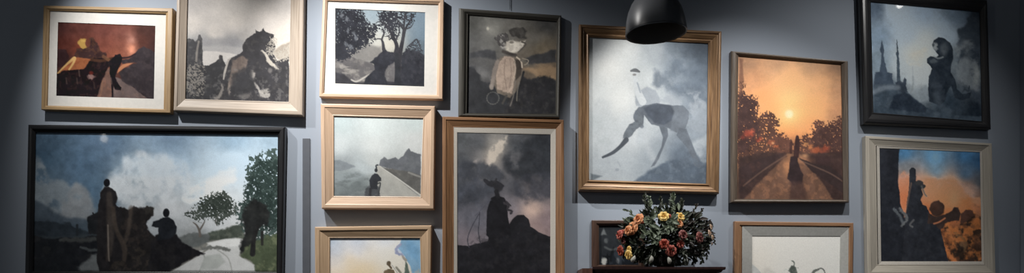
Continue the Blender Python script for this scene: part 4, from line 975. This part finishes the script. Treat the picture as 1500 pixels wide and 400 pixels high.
# ================================================================== PENDANT LAMP
dp = 1.6
kp = (D-dp)/D/PPM
pc = P(961, 49, dp)
pen = thing('pendant_lamp', 'black domed metal pendant lamp hanging in front of the gilt framed picture', 'lamp', pc)
R = 44.5*kp
prof = [(1,0),(1.0,.05),(.985,.22),(.95,.45),(.88,.72),(.76,.98),(.60,1.2),(.40,1.36),(.22,1.44),(.14,1.46)]
bm = bmesh.new()
lathe(bm, [(R*.965,0),(R*1.0,-.002)] + [(R*r, R*z) for r, z in prof], 72)
obj('shade', bm, plain('satin_black_metal', (84,86,90), (92,94,98), rough=.34, metal=.0, spec=.9, scale=8, bump=.02), pen, True)
bm = bmesh.new()
lathe(bm, [(R*.965,0)] + [(R*r*.965, R*z*.97) for r, z in prof] + [(.001, R*1.40)], 72)
o = obj('shade_lining', bm, plain('matt_black_lining', (120,116,112), (128,124,118), rough=.7, scale=8, bump=.02), pen, True)
bm = bmesh.new()
ri = [(R*1.0, -.0015), (R*1.008, .0), (R*1.008,.004), (R*1.0,.005)]
lathe(bm, ri, 72); o = obj('rim', bm, plain('worn_steel_rim', (110,112,114), rough=.35, metal=.8), pen, True); o['label'] = 'thin bare metal rim'
bm = bmesh.new(); lathe(bm, [(.02,R*1.40),(.02,R*1.1),(.024,R*1.08),(.024,R*.92),(.001,R*.92)], 24); obj('socket', bm, plain('socket_black', (24,24,24), rough=.5), pen, True)
bm = bmesh.new(); lathe(bm, [(R*.14,R*1.45),(R*.13,R*1.65),(.012,R*1.8),(.004,R*1.84),(.001,R*1.84)], 24); obj('cap', bm, plain('cap_black', (30,31,33), rough=.35, metal=.3), pen, True)
bm = bmesh.new(); tube(bm, [(0,0,R*1.8),(0,0,H-pc.z-.004)], .0035, 8); obj('cord', bm, plain('cord_black', (20,20,20), rough=.8), pen)
pen.rotation_euler = (0, math.radians(-3.0), 0)
for ch in pen.children:
    if ch.name.startswith('cord'): ch.rotation_euler = (0, math.radians(3.0), 0)

# ================================================================== LIGHT
def spot(x, d, z, tx, tz, W, ang, blend, col=(1,.975,.94), r=.02):
    l = bpy.data.lights.new('unseen_spot', 'SPOT'); l.energy = W; l.spot_size = math.radians(ang); l.spot_blend = blend
    l.color = col; l.shadow_soft_size = r
    o = bpy.data.objects.new('unseen_spot', l); C.objects.link(o)
    o.location = (x, -d, z)
    o.rotation_euler = (Vector((tx, 0, tz))-Vector((x, -d, z))).to_track_quat('-Z', 'Y').to_euler()
for q in SPOTS: spot(*q)
spot(-1.2, 1.9, 3.0, 0, 0, 1, 9, .6)  # extra unseen spot, added only to light the pendant shade from its left
o = [q for q in C.objects if q.type == 'LIGHT' and abs(q.location.y+1.9) < 1e-4][0]
o.data.energy = 95; o.rotation_euler = (Vector((.54,-1.6,2.30))-o.location).to_track_quat('-Z', 'Y').to_euler()
# unseen lamp added at the left to put a highlight on the pendant
l = bpy.data.lights.new('pendant_highlight_lamp', 'POINT'); l.energy = 15; l.shadow_soft_size = .12; l.color = (1,.95,.88)
o = bpy.data.objects.new('pendant_highlight_lamp', l); C.objects.link(o); o.location = (-2.5, -3.5, 3.3)
def bulb(name, label, p, r, strength):
    t = thing(name, label, 'lamp', p)
    m, nt, b = new_mat('glowing_bulb'); b.inputs['Emission Color'].default_value = (1,.96,.9,1); b.inputs['Emission Strength'].default_value = strength
    bm = bmesh.new(); lathe(bm, [(.001,-r),(r*.5,-r*.87),(r*.87,-r*.5),(r,0),(r*.87,r*.5),(r*.5,r*.95),(r*.36,r*1.4),(.001,r*1.4)], 20); obj('bulb', bm, m, t, True)
    bm = bmesh.new(); lathe(bm, [(.001,r*1.38),(r*.42,r*1.38),(r*.42,r*2.4),(.004,r*2.6),(.004,H-p[2]-.004),(.001,H-p[2]-.004)], 14); obj('socket_and_cord', bm, plain('bulb_socket', (24,24,24), rough=.5), t)
bulb('hanging_bulb', 'bare glowing bulb hanging beside the right wall', (2.69,-.88,3.25), .022, 14)
bulb('hanging_bulb', 'bare glowing bulb hanging in the left of the room', (-3.79,-2.64,2.70), .032, 5)
w = bpy.data.worlds.new('room_ambient'); bpy.context.scene.world = w; w.use_nodes = True
w.node_tree.nodes['Background'].inputs[0].default_value = (.8,.9,1,1); w.node_tree.nodes['Background'].inputs[1].default_value = .08

# ================================================================== CAMERA
cam = bpy.data.cameras.new('camera'); co = bpy.data.objects.new('camera', cam); C.objects.link(co)
co.location = (0, -D, EYE); co.rotation_euler = (math.pi/2, 0, 0)
cam.sensor_width = 36; cam.lens = 36*D/(1500/PPM); cam.shift_y = (CY-200)/1500.0
cam.clip_start = .05
sc = bpy.context.scene; sc.camera = co
sc.view_settings.view_transform = 'Standard'; sc.view_settings.look = 'None'; sc.view_settings.gamma = 1; sc.view_settings.exposure = 0.08
sc.view_settings.use_curve_mapping = False
